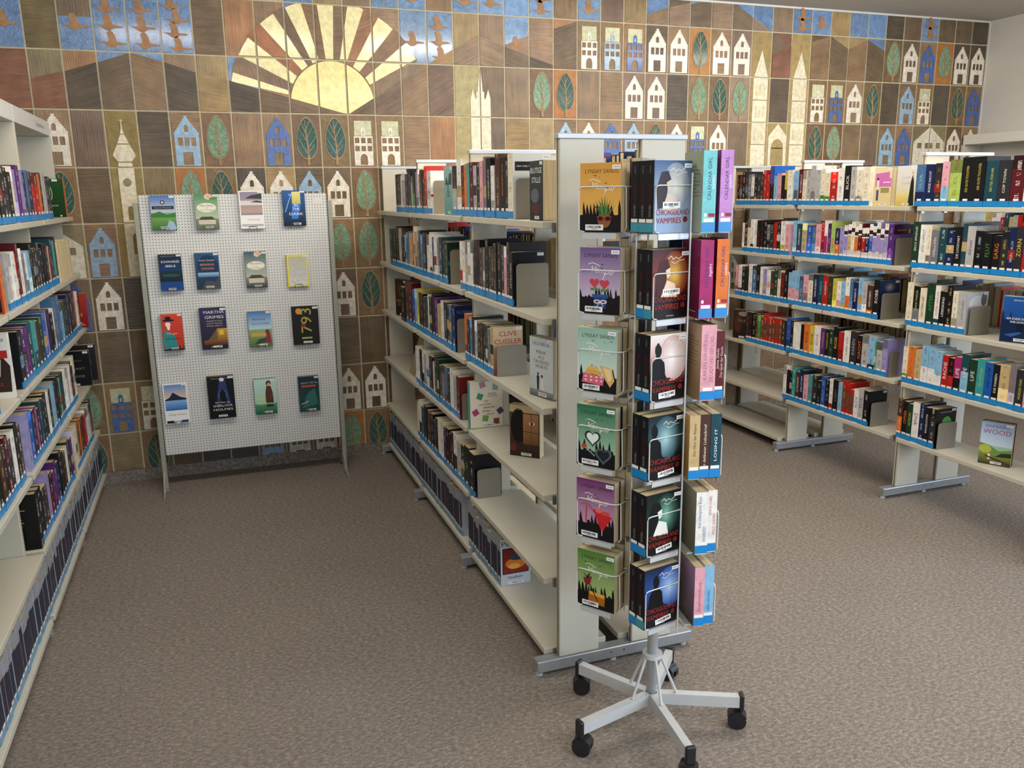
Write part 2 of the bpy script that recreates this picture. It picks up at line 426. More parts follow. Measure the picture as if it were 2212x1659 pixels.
# base tiles row by row; first index is column 0 (left of joint line 0)
ROWS = {
 0: {9:'s0',10:'vt',11:'vn',12:'s1',13:'s1',14:'vn',15:'s1',16:'s1',17:'s0',18:'s2',19:'vn',20:'s1',21:'vm',22:'vt',23:'s0',24:'hd',25:'s0',26:'hn',27:'s0',28:'s0',29:'vp',30:'s2',31:'s1',32:'vt',33:'s0',34:'s0',35:'hk',36:'vd',37:'s2',38:'vc',39:'vc',40:'vk'},
 1: {-1:'s0',0:'s1',1:'hg',2:'s1',3:'s3',4:'s3',5:'s4',6:'hd',7:'vo',8:'vn',9:'s0',10:'vn',11:'hn',12:'hp',13:'s1',14:'s3',15:'vt',16:'vp',17:'s1',18:'hp',19:'vo',20:'Bw',21:'Bl',22:'Bb',23:'Awd',24:'Aw',25:'Tdo',26:'Aw',27:'Awm',28:'K1',29:'hr',30:'K1',31:'hd',32:'vt',33:'vt',34:'s0',35:'Tl',36:'Awd',37:'Ab',38:'Tlo',39:'Awk',40:'Awk'},
 2: {-1:'hr',0:'hr',1:'vg',2:'vo',3:'s0',4:'s0',5:'vn',6:'vt',7:'s0',8:'vo',9:'vn',10:'vn',11:'vn',12:'vn',13:'vn',14:'hp',15:'py',16:'vc',17:'vn',18:'Tl',19:'Tdo',20:'vn',21:'hn',22:'Awm',23:'Awm',24:'hk',25:'Tl',26:'Td',27:'Tlm',28:'K2',29:'hk',30:'K2',31:'Bw',32:'Bb',33:'Aw',34:'Td',35:'hk',36:'Al',37:'Bw',38:'vk',39:'Td',40:'Ab'},
 3: {-1:'hd',0:'hd',1:'Aw',2:'vm',3:'O1',4:'hk',5:'Al',6:'Tl',7:'vn',8:'Ab',9:'Td',10:'Td',11:'Bw',12:'Bw',13:'hn',14:'vo',15:'py',16:'vc',17:'ht',18:'pt',19:'Al',20:'Aw',21:'Ab',22:'Al',23:'Td',24:'Aw',25:'Bb',26:'Aw',27:'vd',28:'K3',29:'K4',30:'K3',31:'Td',32:'Tl',33:'hn',34:'vd',35:'Al',36:'Ab',37:'W1',38:'W2',39:'Awd',40:'Aw'},
 4: {-1:'hd',0:'vd',1:'Td',2:'hc',3:'O2',4:'vg',5:'Tlo',6:'Td',7:'Awk',8:'Awt',9:'Ald',10:'Awd',11:'Tl',12:'vn',13:'hn',14:'vo',15:'py',16:'vd',17:'hn',18:'vn',19:'Al',20:'Td',21:'hn',22:'vd',23:'Aw',24:'hn',25:'vn',26:'Td',27:'hn',28:'K3',29:'pt',30:'K3',31:'vn',32:'hn',33:'vd',34:'hn',35:'vd',36:'hn',37:'vn',38:'hd',39:'vd',40:'hn'},
 5: {0:'W1',1:'W2',2:'Al',3:'O3',4:'hd',9:'Tl',10:'Tl',11:'Tl',12:'vd',24:'vn',25:'hn',26:'vn',27:'hn',28:'vn',29:'hn',30:'vn'},
 6: {0:'hd',1:'Ab',2:'Awd',3:'hk',9:'hk',10:'Awm',11:'Td',12:'Aw',24:'Aw',25:'hn',26:'vn',27:'Aw',28:'vn',29:'hn',30:'vn'},
 7: {0:'vd',1:'vc',2:'hc',3:'vc',9:'hd',10:'hc',11:'vc',12:'hc',24:'vd',25:'hn',26:'Aw',27:'vn',28:'hn',29:'vn',30:'hn'},
 8: {0:'hd',1:'Tl',2:'Bb',3:'Bw',9:'Aw',10:'Awd',11:'Awd',12:'Tl',24:'hd',25:'hn',26:'vn',27:'hn'},
 9: {0:'hd',1:'Td',2:'hg',3:'Td',4:'vd',5:'hk',6:'hk',7:'Al',8:'Aw',9:'Aw',10:'Tlo',11:'Td',12:'hd'},
}
# mountains: (row, column): list of (height of ridge at left edge, at right edge, colour), measured down from the tile's top
MTN = {
 (2,1):[(.49,.36,'r')],(2,2):[(.36,.19,'k')],(2,3):[(.19,.02,'d')],(2,4):[(.0,.15,'n')],(2,5):[(.15,.31,'k')],(2,6):[(.31,.42,'t')],
 (2,7):[(.43,.57,'k')],(2,8):[(.57,.71,'d')],(2,9):[(.71,.86,'m')],(2,10):[(.86,1.0,'m')],(2,11):[(1.0,.67,'d')],(2,12):[(.67,.33,'m')],(2,13):[(.33,.0,'n')],(2,14):[(.0,-.3,'m')],
 (1,14):[(1.0,.70,'t')],(1,15):[(.70,.41,'p')],(1,16):[(.41,.6,'p')],(1,17):[(.56,.36,'p'),(.6,.77,'d')],(1,18):[(.77,.92,'k')],(1,19):[(.2,.03,'d')],
 (0,22):[(.97,.8,'t')],(0,23):[(.8,.62,'n')],(0,24):[(.62,.5,'p')],(0,25):[(.53,.4,'d')],(0,26):[(.42,.38,'p')],(0,27):[(.42,.72,'d')],(0,28):[(.72,1.0,'p')],
 (1,29):[(.0,.36,'d'),(.45,.28,'r')],(1,31):[(.16,.02,'n')],(1,32):[(.02,.28,'d')],(1,33):[(.28,.05,'n')],(1,34):[(.05,.28,'c')],
}
SUN_U, SUN_W, SUN_R = 9.5, 2.826, 0.240
RAYS = [(163.5,168.6),(142.3,153.6),(122.5,132.0),(105.5,114.9),(86.9,96.6),(69.2,78.5),(49.4,59.8),(28.4,39.0)]

def clip_half(poly, a, b, c):
    """keep a*x + b*z <= c"""
    out = []
    for k in range(len(poly)):
        p, q = poly[k], poly[(k+1) % len(poly)]
        dp = a*p[0]+b*p[1]-c; dq = a*q[0]+b*q[1]-c
        if dp <= 0: out.append(p)
        if dp*dq < 0:
            t = dp/(dp-dq); out.append((p[0]+(q[0]-p[0])*t, p[1]+(q[1]-p[1])*t))
    return out
def clip_rect(poly, x0, x1, z0, z1):
    for a, b_, c in ((-1,0,-x0),(1,0,x1),(0,-1,-z0),(0,1,z1)):
        if len(poly) < 3: return []
        poly = clip_half(poly, a, b_, c)
    out = []
    for p in poly:
        if not out or abs(p[0]-out[-1][0])+abs(p[1]-out[-1][1]) > 1e-5: out.append(p)
    if len(out) > 2 and abs(out[0][0]-out[-1][0])+abs(out[0][1]-out[-1][1]) < 1e-5: out.pop()
    return out if len(out) > 2 else []
def area2(p): return abs(sum(p[k][0]*p[(k+1)%len(p)][1]-p[(k+1)%len(p)][0]*p[k][1] for k in range(len(p))))/2

def uw(u, w): return (u*TW, zline(w))
def above_ridge(poly):
    """clip to above the valley formed by the two slopes under the sun"""
    (x1, z1), (x2, z2), (x3, z3) = uw(3, 2.0), uw(10, 3.0), uw(13, 2.0)
    for (ax, az), (bx, bz) in (((x1,z1),(x2,z2)), ((x2,z2),(x3,z3))):
        nx, nz = (bz-az), -(bx-ax)
        if len(poly) < 3: return []
        poly = clip_half(poly, nx, nz, nx*ax+nz*az)
    return poly
sx, sz = uw(SUN_U, SUN_W)
def pol(r, a): return (sx+r*math.cos(math.radians(a)), sz+r*math.sin(math.radians(a)))
SUN = []                                   # (polygon, name, material, colour, height)
def sector(r0, r1, a0, a1):
    n = max(1, int(abs(a1-a0)/4)); o = [pol(r1, a0+(a1-a0)*k/n) for k in range(n+1)]
    return [pol(r0, a0)] + o + [pol(r0, a1)]
edges = [27.0] + [x for r in reversed(RAYS) for x in r] + [168.6]
for k in range(0, len(edges)-1, 2):
    if edges[k+1]-edges[k] > 0.6:
        SUN.append((sector(SUN_R+.006, .574, edges[k], edges[k+1]), 'ray_gap_relief', 'S%d' % round((edges[k]+edges[k+1])/2), ['977a5a','8d7258','a07858','88705a','937658','846e5a','a87454','88705a','9a8460'][(k//2) % 9], .0035))
for a0, a1 in RAYS:
    SUN.append((sector(SUN_R+.008, .566, a0, a1), 'sun_ray_inlay', 'gold', 'f6e6a8', .0055))
SUN.append(([pol(SUN_R, 360*k/48) for k in range(48)], 'sun_disc_inlay', 'gold', 'f3df90', .0055))
SUN = [(above_ridge(p), n, m, c, h) for p, n, m, c, h in SUN]

def ptile(x, z):  # tile-local unit coordinates: x -0.5..0.5, z 0..1 of the tile face
    return (x*(TW-2*G), (z-0.5)*(TH-2*G))
def rect(x0, z0, x1, z1): return [ptile(x0,z0), ptile(x1,z0), ptile(x1,z1), ptile(x0,z1)]
def arch(cx, z0, w, h, n=7):
    pts = [ptile(cx-w/2, z0), ptile(cx+w/2, z0)]; zz = z0+h-w*.35
    for k in range(n+1):
        a = math.pi*k/n; pts.append(ptile(cx+math.cos(a)*w/2, zz+math.sin(a)*w*.35))
    return pts
def gable_outline():
    steps = 7; E = .415; pts = [ptile(-E,.012), ptile(E,.012), ptile(E,.61)]
    for k in range(steps):
        x = E-(E-.055)*k/steps; x2 = E-(E-.055)*(k+1)/steps; z = .61+.285*(k+1)/steps-.012
        pts += [ptile(x, z), ptile(x2, z)]
    pts += [ptile(.055,.935), ptile(-.055,.935)]
    for k in reversed(range(steps)):
        x = E-(E-.055)*k/steps; x2 = E-(E-.055)*(k+1)/steps; z = .61+.285*(k+1)/steps-.012
        pts += [ptile(-x2, z), ptile(-x, z)]
    pts.append(ptile(-E,.61)); return pts
HOLES_A = [rect(-.30,.385,-.14,.535), rect(-.08,.385,.08,.535), rect(.14,.385,.30,.535), rect(-.17,.03,.17,.265), arch(0,.64,.14,.13)]
def make_gable():
    b = MB(); o = gable_outline()
    hol = HOLES_A[:]
    b.prism([o]+hol, 0, .004); return b.mesh('house_relief', MAT['house'])
def make_town(front):
    b = MB()
    o = [ptile(-.36,.015), ptile(.36,.015), ptile(.36,.60), ptile(-.36,.60)]
    hol = []
    for zz in (.46,.30):
        for xx in (-.24,0,.24): hol.append(rect(xx-.085, zz, xx+.085, zz+.105))
    hol.append(arch(0,.03,.28,.22))
    b.prism([o]+hol, 0, .004)
    b.prism([arch(0,.605,.17,.17), arch(0,.63,.07,.08)], 0, .0055)
    return b.mesh('house_relief', MAT['house'])
def make_roof():
    b = MB(); b.prism([rect(-.33,.61,.33,.90)], 0, .0028); return b.mesh('roof_relief', MAT['cream'])
def leaf_outline(s=1.0, n=22):
    pts = []
    for k in range(n):
        a = 2*math.pi*k/n; x = math.sin(a); z = math.cos(a)
        w = .37*s*(1-.16*z); pts.append(ptile(x*w*(1-.12*max(0, z)**2), .545+.40*s*z))
    return list(reversed(pts))
def make_leaf():
    b = MB(); b.prism([leaf_outline(.95)], 0, .0035); return b.mesh('leaf_crown_relief', MAT['leaf'])
def strip(b, p, q, w0, w1, d):
    dx, dz = q[0]-p[0], q[1]-p[1]; l = math.hypot(dx, dz) or 1; nx, nz = -dz/l, dx/l
    b.prism([[(p[0]-nx*w0, p[1]-nz*w0), (q[0]-nx*w1, q[1]-nz*w1), (q[0]+nx*w1, q[1]+nz*w1), (p[0]+nx*w0, p[1]+nz*w0)]], 0, d)
def make_trunk():
    b = MB(); D = .0055
    strip(b, ptile(.02,.02), ptile(.03,.35), .008, .005, D); strip(b, ptile(.03,.35), ptile(-.02,.62), .005, .0035, D); strip(b, ptile(-.02,.62), ptile(-.05,.90), .0035, .0015, D)
    for (x0,z0,x1,z1) in ((.02,.22,-.33,.56),(.03,.35,.34,.60),(.02,.46,-.27,.72),(.0,.56,.26,.80),(-.02,.62,-.20,.86),(.02,.27,.28,.42),(-.03,.72,.14,.90)):
        strip(b, ptile(x0,z0), ptile(x1,z1), .0028, .0012, D)
    o = leaf_outline(1.04); i = leaf_outline(.97)
    b.prism([o, i], 0, .004)
    return b.mesh('trunk_relief', MAT['clay'])
def bird_outline(cx, cz, s):
    P = [(-.36,.03),(-.24,-.03),(-.10,-.16),(.02,-.17),(.14,-.07),(.30,-.05),(.38,-.03),(.36,.01),(.22,.03),(.10,.05),(.08,.26),(.02,.42),(-.04,.50),(-.12,.46),(-.16,.36),(-.12,.20),(-.12,.04),(-.22,.04)]
    return [ptile(cx+x*s*1.12, cz+z*s*TW/TH*.80) for x, z in P]
GABLE, TOWN, ROOF, LEAF, TRUNK = make_gable(), make_town(0), make_roof(), make_leaf(), make_trunk()
BIRDS = {1:[(0.0,.40,1.0)], 2:[(.0,.68,1.0),(.0,.26,1.0)], 3:[(-.06,.72,1.0),(-.02,.42,1.0),(.05,.13,1.0)], 4:[(-.10,.82,.95),(.06,.58,.95),(-.04,.34,.95),(.05,.09,.95)]}
HCOL = dict(w='eae0cd', l='93b0c6', b='4866a2')
tile_count = 0; REST = []
def relief(mesh, name, t, colhex, mb=None, mat=None, jitter=0.06):
    o = bpy.data.objects.new(name, mesh) if mesh is not None else None
    if o is None:
        o = bpy.data.objects.new(name, mb.mesh(name, mat))
    C.objects.link(o); o.parent = t; o.location = (0, -TILE_D, 0)
    c = lin(colhex); j = 1+R_.uniform(-jitter, jitter); o.color = (c[0]*j, c[1]*j, c[2]*j, 1)
    return o
def poly_relief(t, loops, name, matkey, colhex, d):
    mb = MB(); mb.prism(loops, 0, d)
    m = stripe(90-float(matkey[1:])) if matkey[0] == 'S' else (stripe(float(matkey[1:])) if matkey[0] == 'L' else MAT[matkey])
    return relief(None, name, t, colhex, mb, m)
SLABS = {}
for r, cols in ROWS.items():
    for j, code in sorted(cols.items()):
        x0, x1 = (j-1)*TW+G, j*TW-G
        ztop = zline(r)-G; zbot = zline(r+1)+G
        if r == 0: ztop = ZC-.013
        if r == 9: zbot = 0.070
        x0 = max(x0, XL+.001)
        if x1-x0 < .02: continue
        cx, cz = (j-.5)*TW, (zline(r)+zline(r+1))/2
        # joints between wide picture tiles are the same as elsewhere
        k = (round(x0-cx,4), round(x1-cx,4), round(zbot-cz,4), round(ztop-cz,4))
        kind = code[0]
        base = 'clay'; col = BR['n']; ang = None
        if kind in 'vh': ang = 90 if kind == 'v' else 0; col = BR[code[1]]
        elif kind == 's': base = 'sky'; col = '6d8cb4' if not (12 <= j <= 20 and r < 2) else '7c9abc'
        elif kind == 'p': col = BR[code[1]]
        elif kind in 'A': col = {'d':BR['c'],'k':BR['k'],'m':BR['m'],'t':BR['t']}.get(code[2:3], BR['n']); ang = R_.choice((0,90))
        elif kind == 'T': col = {'o':'ad7238','m':BR['p']}.get(code[2:3], R_.choice(('7d6440','8a6a48','75583c')))
        elif kind == 'B': col = '8a6c45'
        elif kind in 'KO': col = 'a48c55' if kind == 'K' else '8f7a42'
        elif kind == 'W': col = BR['g']
        m = stripe(ang) if ang is not None else MAT[base]
        key = k+(m.name,)
        if key not in SLABS:
            s = MB(); s.cbox((x0-cx, -TILE_D, zbot-cz), (x1-cx, 0.002, ztop-cz), .0016)
            SLABS[key] = s.mesh('tile', m)
        t = bpy.data.objects.new('tile', SLABS[key]); C.objects.link(t); t.parent = wall_back; t.location = (cx, 0, cz)
        c = lin(col); f = 1+R_.uniform(-.14,.14); g = R_.uniform(-.05,.05)
        t.color = (c[0]*f*(1+g), c[1]*f, c[2]*f*(1-g), 1)
        lx0, lx1, lz0, lz1 = x0-cx, x1-cx, zbot-cz, ztop-cz
        if kind == 'A': relief(GABLE, 'house_relief', t, HCOL[code[1]])
        elif kind == 'B':
            relief(ROOF, 'roof_relief', t, 'c9c79f'); relief(TOWN, 'house_relief', t, HCOL[code[1]])
        elif kind == 'T':
            relief(LEAF, 'leaf_crown_relief', t, '2f6157' if code[1] == 'd' else '7fa889'); relief(TRUNK, 'trunk_relief', t, 'a5855a')
        elif kind == 's' and code[1] != '0':
            for (bx, bz, bs) in BIRDS[int(code[1])]:
                if r == 0: bz = bz*.55-.02
                if lz0 < (bz-.5)*TH < lz1-.03: poly_relief(t, [bird_outline(bx, bz, bs)], 'bird_relief', 'clay', 'a5784c', .0035)
        elif code == 'K1':
            poly_relief(t, [[ptile(-.36,.0), ptile(.36,.0), ptile(0,.60)]], 'spire_relief', 'cream', CREAM, .004)
            poly_relief(t, [[ptile(-.22,.02), ptile(.22,.02), ptile(.02,.40), ptile(-.02,.40)]], 'spire_panel_relief', 'cream', CREAM, .006)
            poly_relief(t, [rect(-.03,.66,.03,.80), ], 'cross_relief', 'clay', 'a8915a', .003)
        elif code in ('K2','K3'):
            poly_relief(t, [rect(-.38,.0,.38,.49)], 'tower_block_relief', 'cream', CREAM, .004); poly_relief(t, [rect(-.38,.51,.38,1.0)], 'tower_block_relief', 'cream', CREAM, .004)
            for zz in (.10,.60):
                for xx in (-.19,0,.19):
                    if code == 'K2' or zz > .5: poly_relief(t, [arch(xx, zz, .13, .26)], 'arch_window_relief', 'cream', 'd6c9a2', .0052)
        elif code == 'K4':
            o = [ptile(-.49,.0), ptile(.49,.0), ptile(.49,.70), ptile(0,.99), ptile(-.49,.70)]
            poly_relief(t, [o, arch(0,.01,.68,.62,12)], 'portal_relief', 'cream', CREAM, .004)
            poly_relief(t, [arch(0,.43,.56,.18,10)], 'portal_arch_relief', 'clay', 'a88f4e', .003)
        elif code == 'O1':
            for nm, q in (('spire_relief', ((-.055,.60),(.055,.60),(.02,.70),(.008,.86),(-.008,.86),(-.02,.70))), ('spire_relief', ((-.19,.42),(.19,.42),(.13,.50),(.06,.585),(-.06,.585),(-.13,.50))),
                          ('onion_relief', ((-.22,.09),(.22,.09),(.37,.20),(.31,.28),(.20,.40),(-.20,.40),(-.31,.28),(-.37,.20))), ('tower_block_relief', ((-.24,.0),(.24,.0),(.24,.03),(.20,.075),(-.20,.075),(-.24,.03))), ('cross_relief', ((-.05,.825),(.05,.825),(.05,.84),(-.05,.84)))):
                poly_relief(t, [[ptile(x,z) for x,z in q]], nm, 'cream', CREAM, .005)
        elif code in ('O2','O3'):
            o = rect(-.26,.0,.26,1.0)
            poly_relief(t, [o, arch(.02,.04,.2,.26) if code == 'O2' else arch(.1,.42,.24,.4)], 'tower_block_relief', 'cream', CREAM, .004)
            if code == 'O2': poly_relief(t, [[ptile(.14*math.cos(6.283*q/14), .74+.14*TW/TH*math.sin(6.283*q/14)) for q in range(14)]], 'clock_relief', 'clay', '8e8468', .006)
        elif code == 'W1':
            poly_relief(t, [[ptile(-.44,.0), ptile(.5,.0), ptile(.5,.98), ptile(-.44,.60)], rect(-.2,.44,.08,.58), rect(.28,.44,.499,.58)], 'house_relief', 'house', 'ded4bd', .004)
        elif code == 'W2':
            poly_relief(t, [[ptile(-.5,.0), ptile(.44,.0), ptile(.44,.60), ptile(-.5,.98)], rect(-.08,.44,.2,.58), rect(-.499,.44,-.28,.58)], 'house_relief', 'house', 'ded4bd', .004)
        if j in (15, 16) and r in (2, 3, 4):       # the two-turret tower on the joint of two tiles
            if j == 15: q = [(.12,.0),(.5,.0),(.5,.95),(.42,.50),(.36,.50),(.36,.36),(.32,.36),(.22,.56),(.12,.36)]
            else: q = [(-.5,.0),(-.1,.0),(-.1,.36),(-.2,.56),(-.3,.36),(-.36,.36),(-.36,.50),(-.42,.50),(-.5,.95)]
            if r > 2: q = [(.12,.0),(.5,.0),(.5,1.0),(.12,1.0)] if j == 15 else [(-.5,.0),(-.1,.0),(-.1,1.0),(-.5,1.0)]
            poly_relief(t, [[ptile(a, c2) for a, c2 in q]], 'tower_block_relief', 'cream', CREAM, .004)
        if (r, j) == (1, 2): poly_relief(t, [rect(-.499,.56,.499,.999)], 'striped_relief', 'L90', BR['d'], .0015)
        if r in (1, 2) and 6 <= j <= 13:
            for poly, nm, mk, ch, h in SUN:
                q = clip_rect([(p[0]-cx, p[1]-cz) for p in poly], lx0+.0015, lx1-.0015, lz0+.0015, lz1-.0015) if len(poly) > 2 else []
                if q and area2(q) > 4e-5: poly_relief(t, [q], nm, mk, ch, h)
        for mi, (wl, wr, mc) in enumerate(MTN.get((r, j), [])):
            zl, zr = zline(r+wl)-cz, zline(r+wr)-cz
            q = clip_rect([(lx0, lz0-1), (lx1, lz0-1), (lx1, zr), (lx0, zl)], lx0+.001, lx1-.001, lz0+.001, lz1-.001)
            if q: poly_relief(t, [q], 'mountain_relief', 'L%g' % math.degrees(math.atan2(zr-zl, TW)), BR[mc], .0025+.0014*mi)
        tile_count += 1
# the tiles hidden behind the furniture and the board: one plain clay field
b = MB()
for r in range(4, 10):
    for j in range(-1, 41):
        if j in ROWS[r]: continue
        x0, x1 = (j-1)*TW+G, j*TW-G; ztop = zline(r)-G; zbot = zline(r+1)+G
        if r == 9: zbot = .07
        if x0 < XL: continue
        b.box((x0, -TILE_D, zbot), (x1, .002, ztop))
o = b.build('plain_tile', stripe(0), wall_back); o['kind'] = 'stuff'; o.color = lin(BR['n'])
# ------------------------------------------------------------------ bookcases
ZS = [1.525, 1.225, 0.933, 0.637, 0.340, 0.0765]     # tops of the shelves
FY = [-0.035, -0.935, -1.835, -2.735]                # uprights
ST = 0.022
def double_bookcase(label, x0, frames, shelves_l, shelves_r):
    """x0: front edge of the shelves on the aisle side facing -x; two upright panels per frame on a steel foot"""
    e = empty('bookcase', (x0+0.26, FY[0], 0)); tag(e, label, 'bookcase')
    ex, ey = e.location.x, e.location.y
    def B(n, mb, m, p=None):
        mb.M = Matrix.Translation((-ex, -ey, 0)); return mb.build(n, m, p or e)
    class L(MB): pass
    def mk():
        q = MB(); q.M = Matrix.Translation((-ex, -ey, 0)); return q
    for y in frames:
        for (a, c) in ((x0+.042, x0+.190), (x0+.318, x0+.474)):
            q = mk(); q.cbox((a, y-.014, .058), (c, y+.014, 1.768), .0025); p = q.build('upright_panel', MAT['shelf'], e)
            q = mk(); q.box((a-.0012, y-.0035, .06), (a-.0001, y+.0035, 1.766)); q.build('slot_strip', MAT['shelf_edge'], p)
        q = mk(); q.cbox((x0+.036, y-.017, 1.7685), (x0+.480, y+.017, 1.784), .002); q.build('top_rail', MAT['rail'], e)
        q = mk(); q.cbox((x0-.042, y-.022, .016), (x0+.560, y+.022, .0575), .003); f = q.build('foot', MAT['alu'], e)
        q = mk()
        for xx in (x0-.028, x0+.25, x0+.535): q.tube([(xx, y, .0), (xx, y, .0159)], .013, 10)
        q.build('glide', MAT['rackgrey'], f)['kind'] = 'stuff'
        q = mk()
        for xx in (x0+.235, x0+.285): q.tube([(xx, y-.0222, .04), (xx, y-.0226, .04)], .003, 8)
        q.build('bolt_hole', MAT['black'], f)['kind'] = 'stuff'
    for side, spec in ((0, shelves_l), (1, shelves_r)):
        for bay, levels in enumerate(spec):
            ya, yb = FY[bay]-.020, FY[bay+1]+.020
            for lv in levels:
                z = ZS[lv]
                xa, xb = (x0, x0+.236) if side == 0 else (x0+.284, x0+.518)
                q = mk(); q.cbox((xa, yb+.004, z-ST), (xb, ya-.004, z), .002); s = q.build('shelf', MAT['shelf'], e)
                q = mk()
                for yy in (ya+.001, yb-.003):
                    for xx in ((xa+.042, xa+.19) if side == 0 else (xb-.19, xb-.042)):
                        q.box((xx-.010, yy-.003, z-ST-.012), (xx+.010, yy+.005, z-.004))
                q.build('shelf_clip', MAT['steel'], s)['kind'] = 'stuff'
    return e
ALL = [0,1,2,3,4,5]
double_bookcase('long double-sided cream bookcase standing behind the wire book rack', 1.765, FY, [ALL, ALL, ALL], [ALL, ALL, ALL])
double_bookcase('double-sided cream bookcase on silver feet beside the white wall', 4.098, FY, [ALL, [0,1,2,3,4], [0,1,2,3,4]], [ALL, [0,1,2,3], [0,1,2,3]])

def wall_bookcase(label, xfront, xback, ys, text=None, levels=ALL, sgn=1):
    """single-sided case against a side wall with a header board; xfront is the front of the shelves"""
    e = empty('wall_bookcase', ((xfront+xback)/2, ys[0], 0)); tag(e, label, 'bookcase')
    def mk():
        q = MB(); q.M = Matrix.Translation(-e.location); return q
    xu = xfront - sgn*.062
    lo, hi = min(xu, xback), max(xu, xback)
    for y in ys:
        q = mk(); q.cbox((lo, y-.013, .02), (hi, y+.013, 1.938), .002); q.build('upright_panel', MAT['shelf'], e)
        q = mk(); q.cbox((min(xfront-sgn*.01, xback), y-.02, .0), (max(xfront-sgn*.01, xback), y+.02, .0195), .002); q.build('foot', MAT['alu'], e)
    for a, c in zip(ys[:-1], ys[1:]):
        for lv in levels:
            z = ZS[lv]; q = mk(); q.cbox((min(xfront, xback), c+.017, z-ST), (max(xfront, xback), a-.017, z), .002); q.build('shelf', MAT['shelf'], e)
        q = mk(); q.cbox((lo, c+.001, 1.9385), (hi, a-.001, 2.010), .002); h = q.build('header_board', MAT['header'], e)
    return e
LY = [-0.035, -0.935, -1.835, -2.735, -3.635]
hb = wall_bookcase('cream wall bookcase with a white header board beside the pegboard', .126, -.19, LY)
wall_bookcase('white wall bookcase with header board against the white wall corner', 6.272, XR-.001, [-.04, -.94, -1.84], sgn=-1)

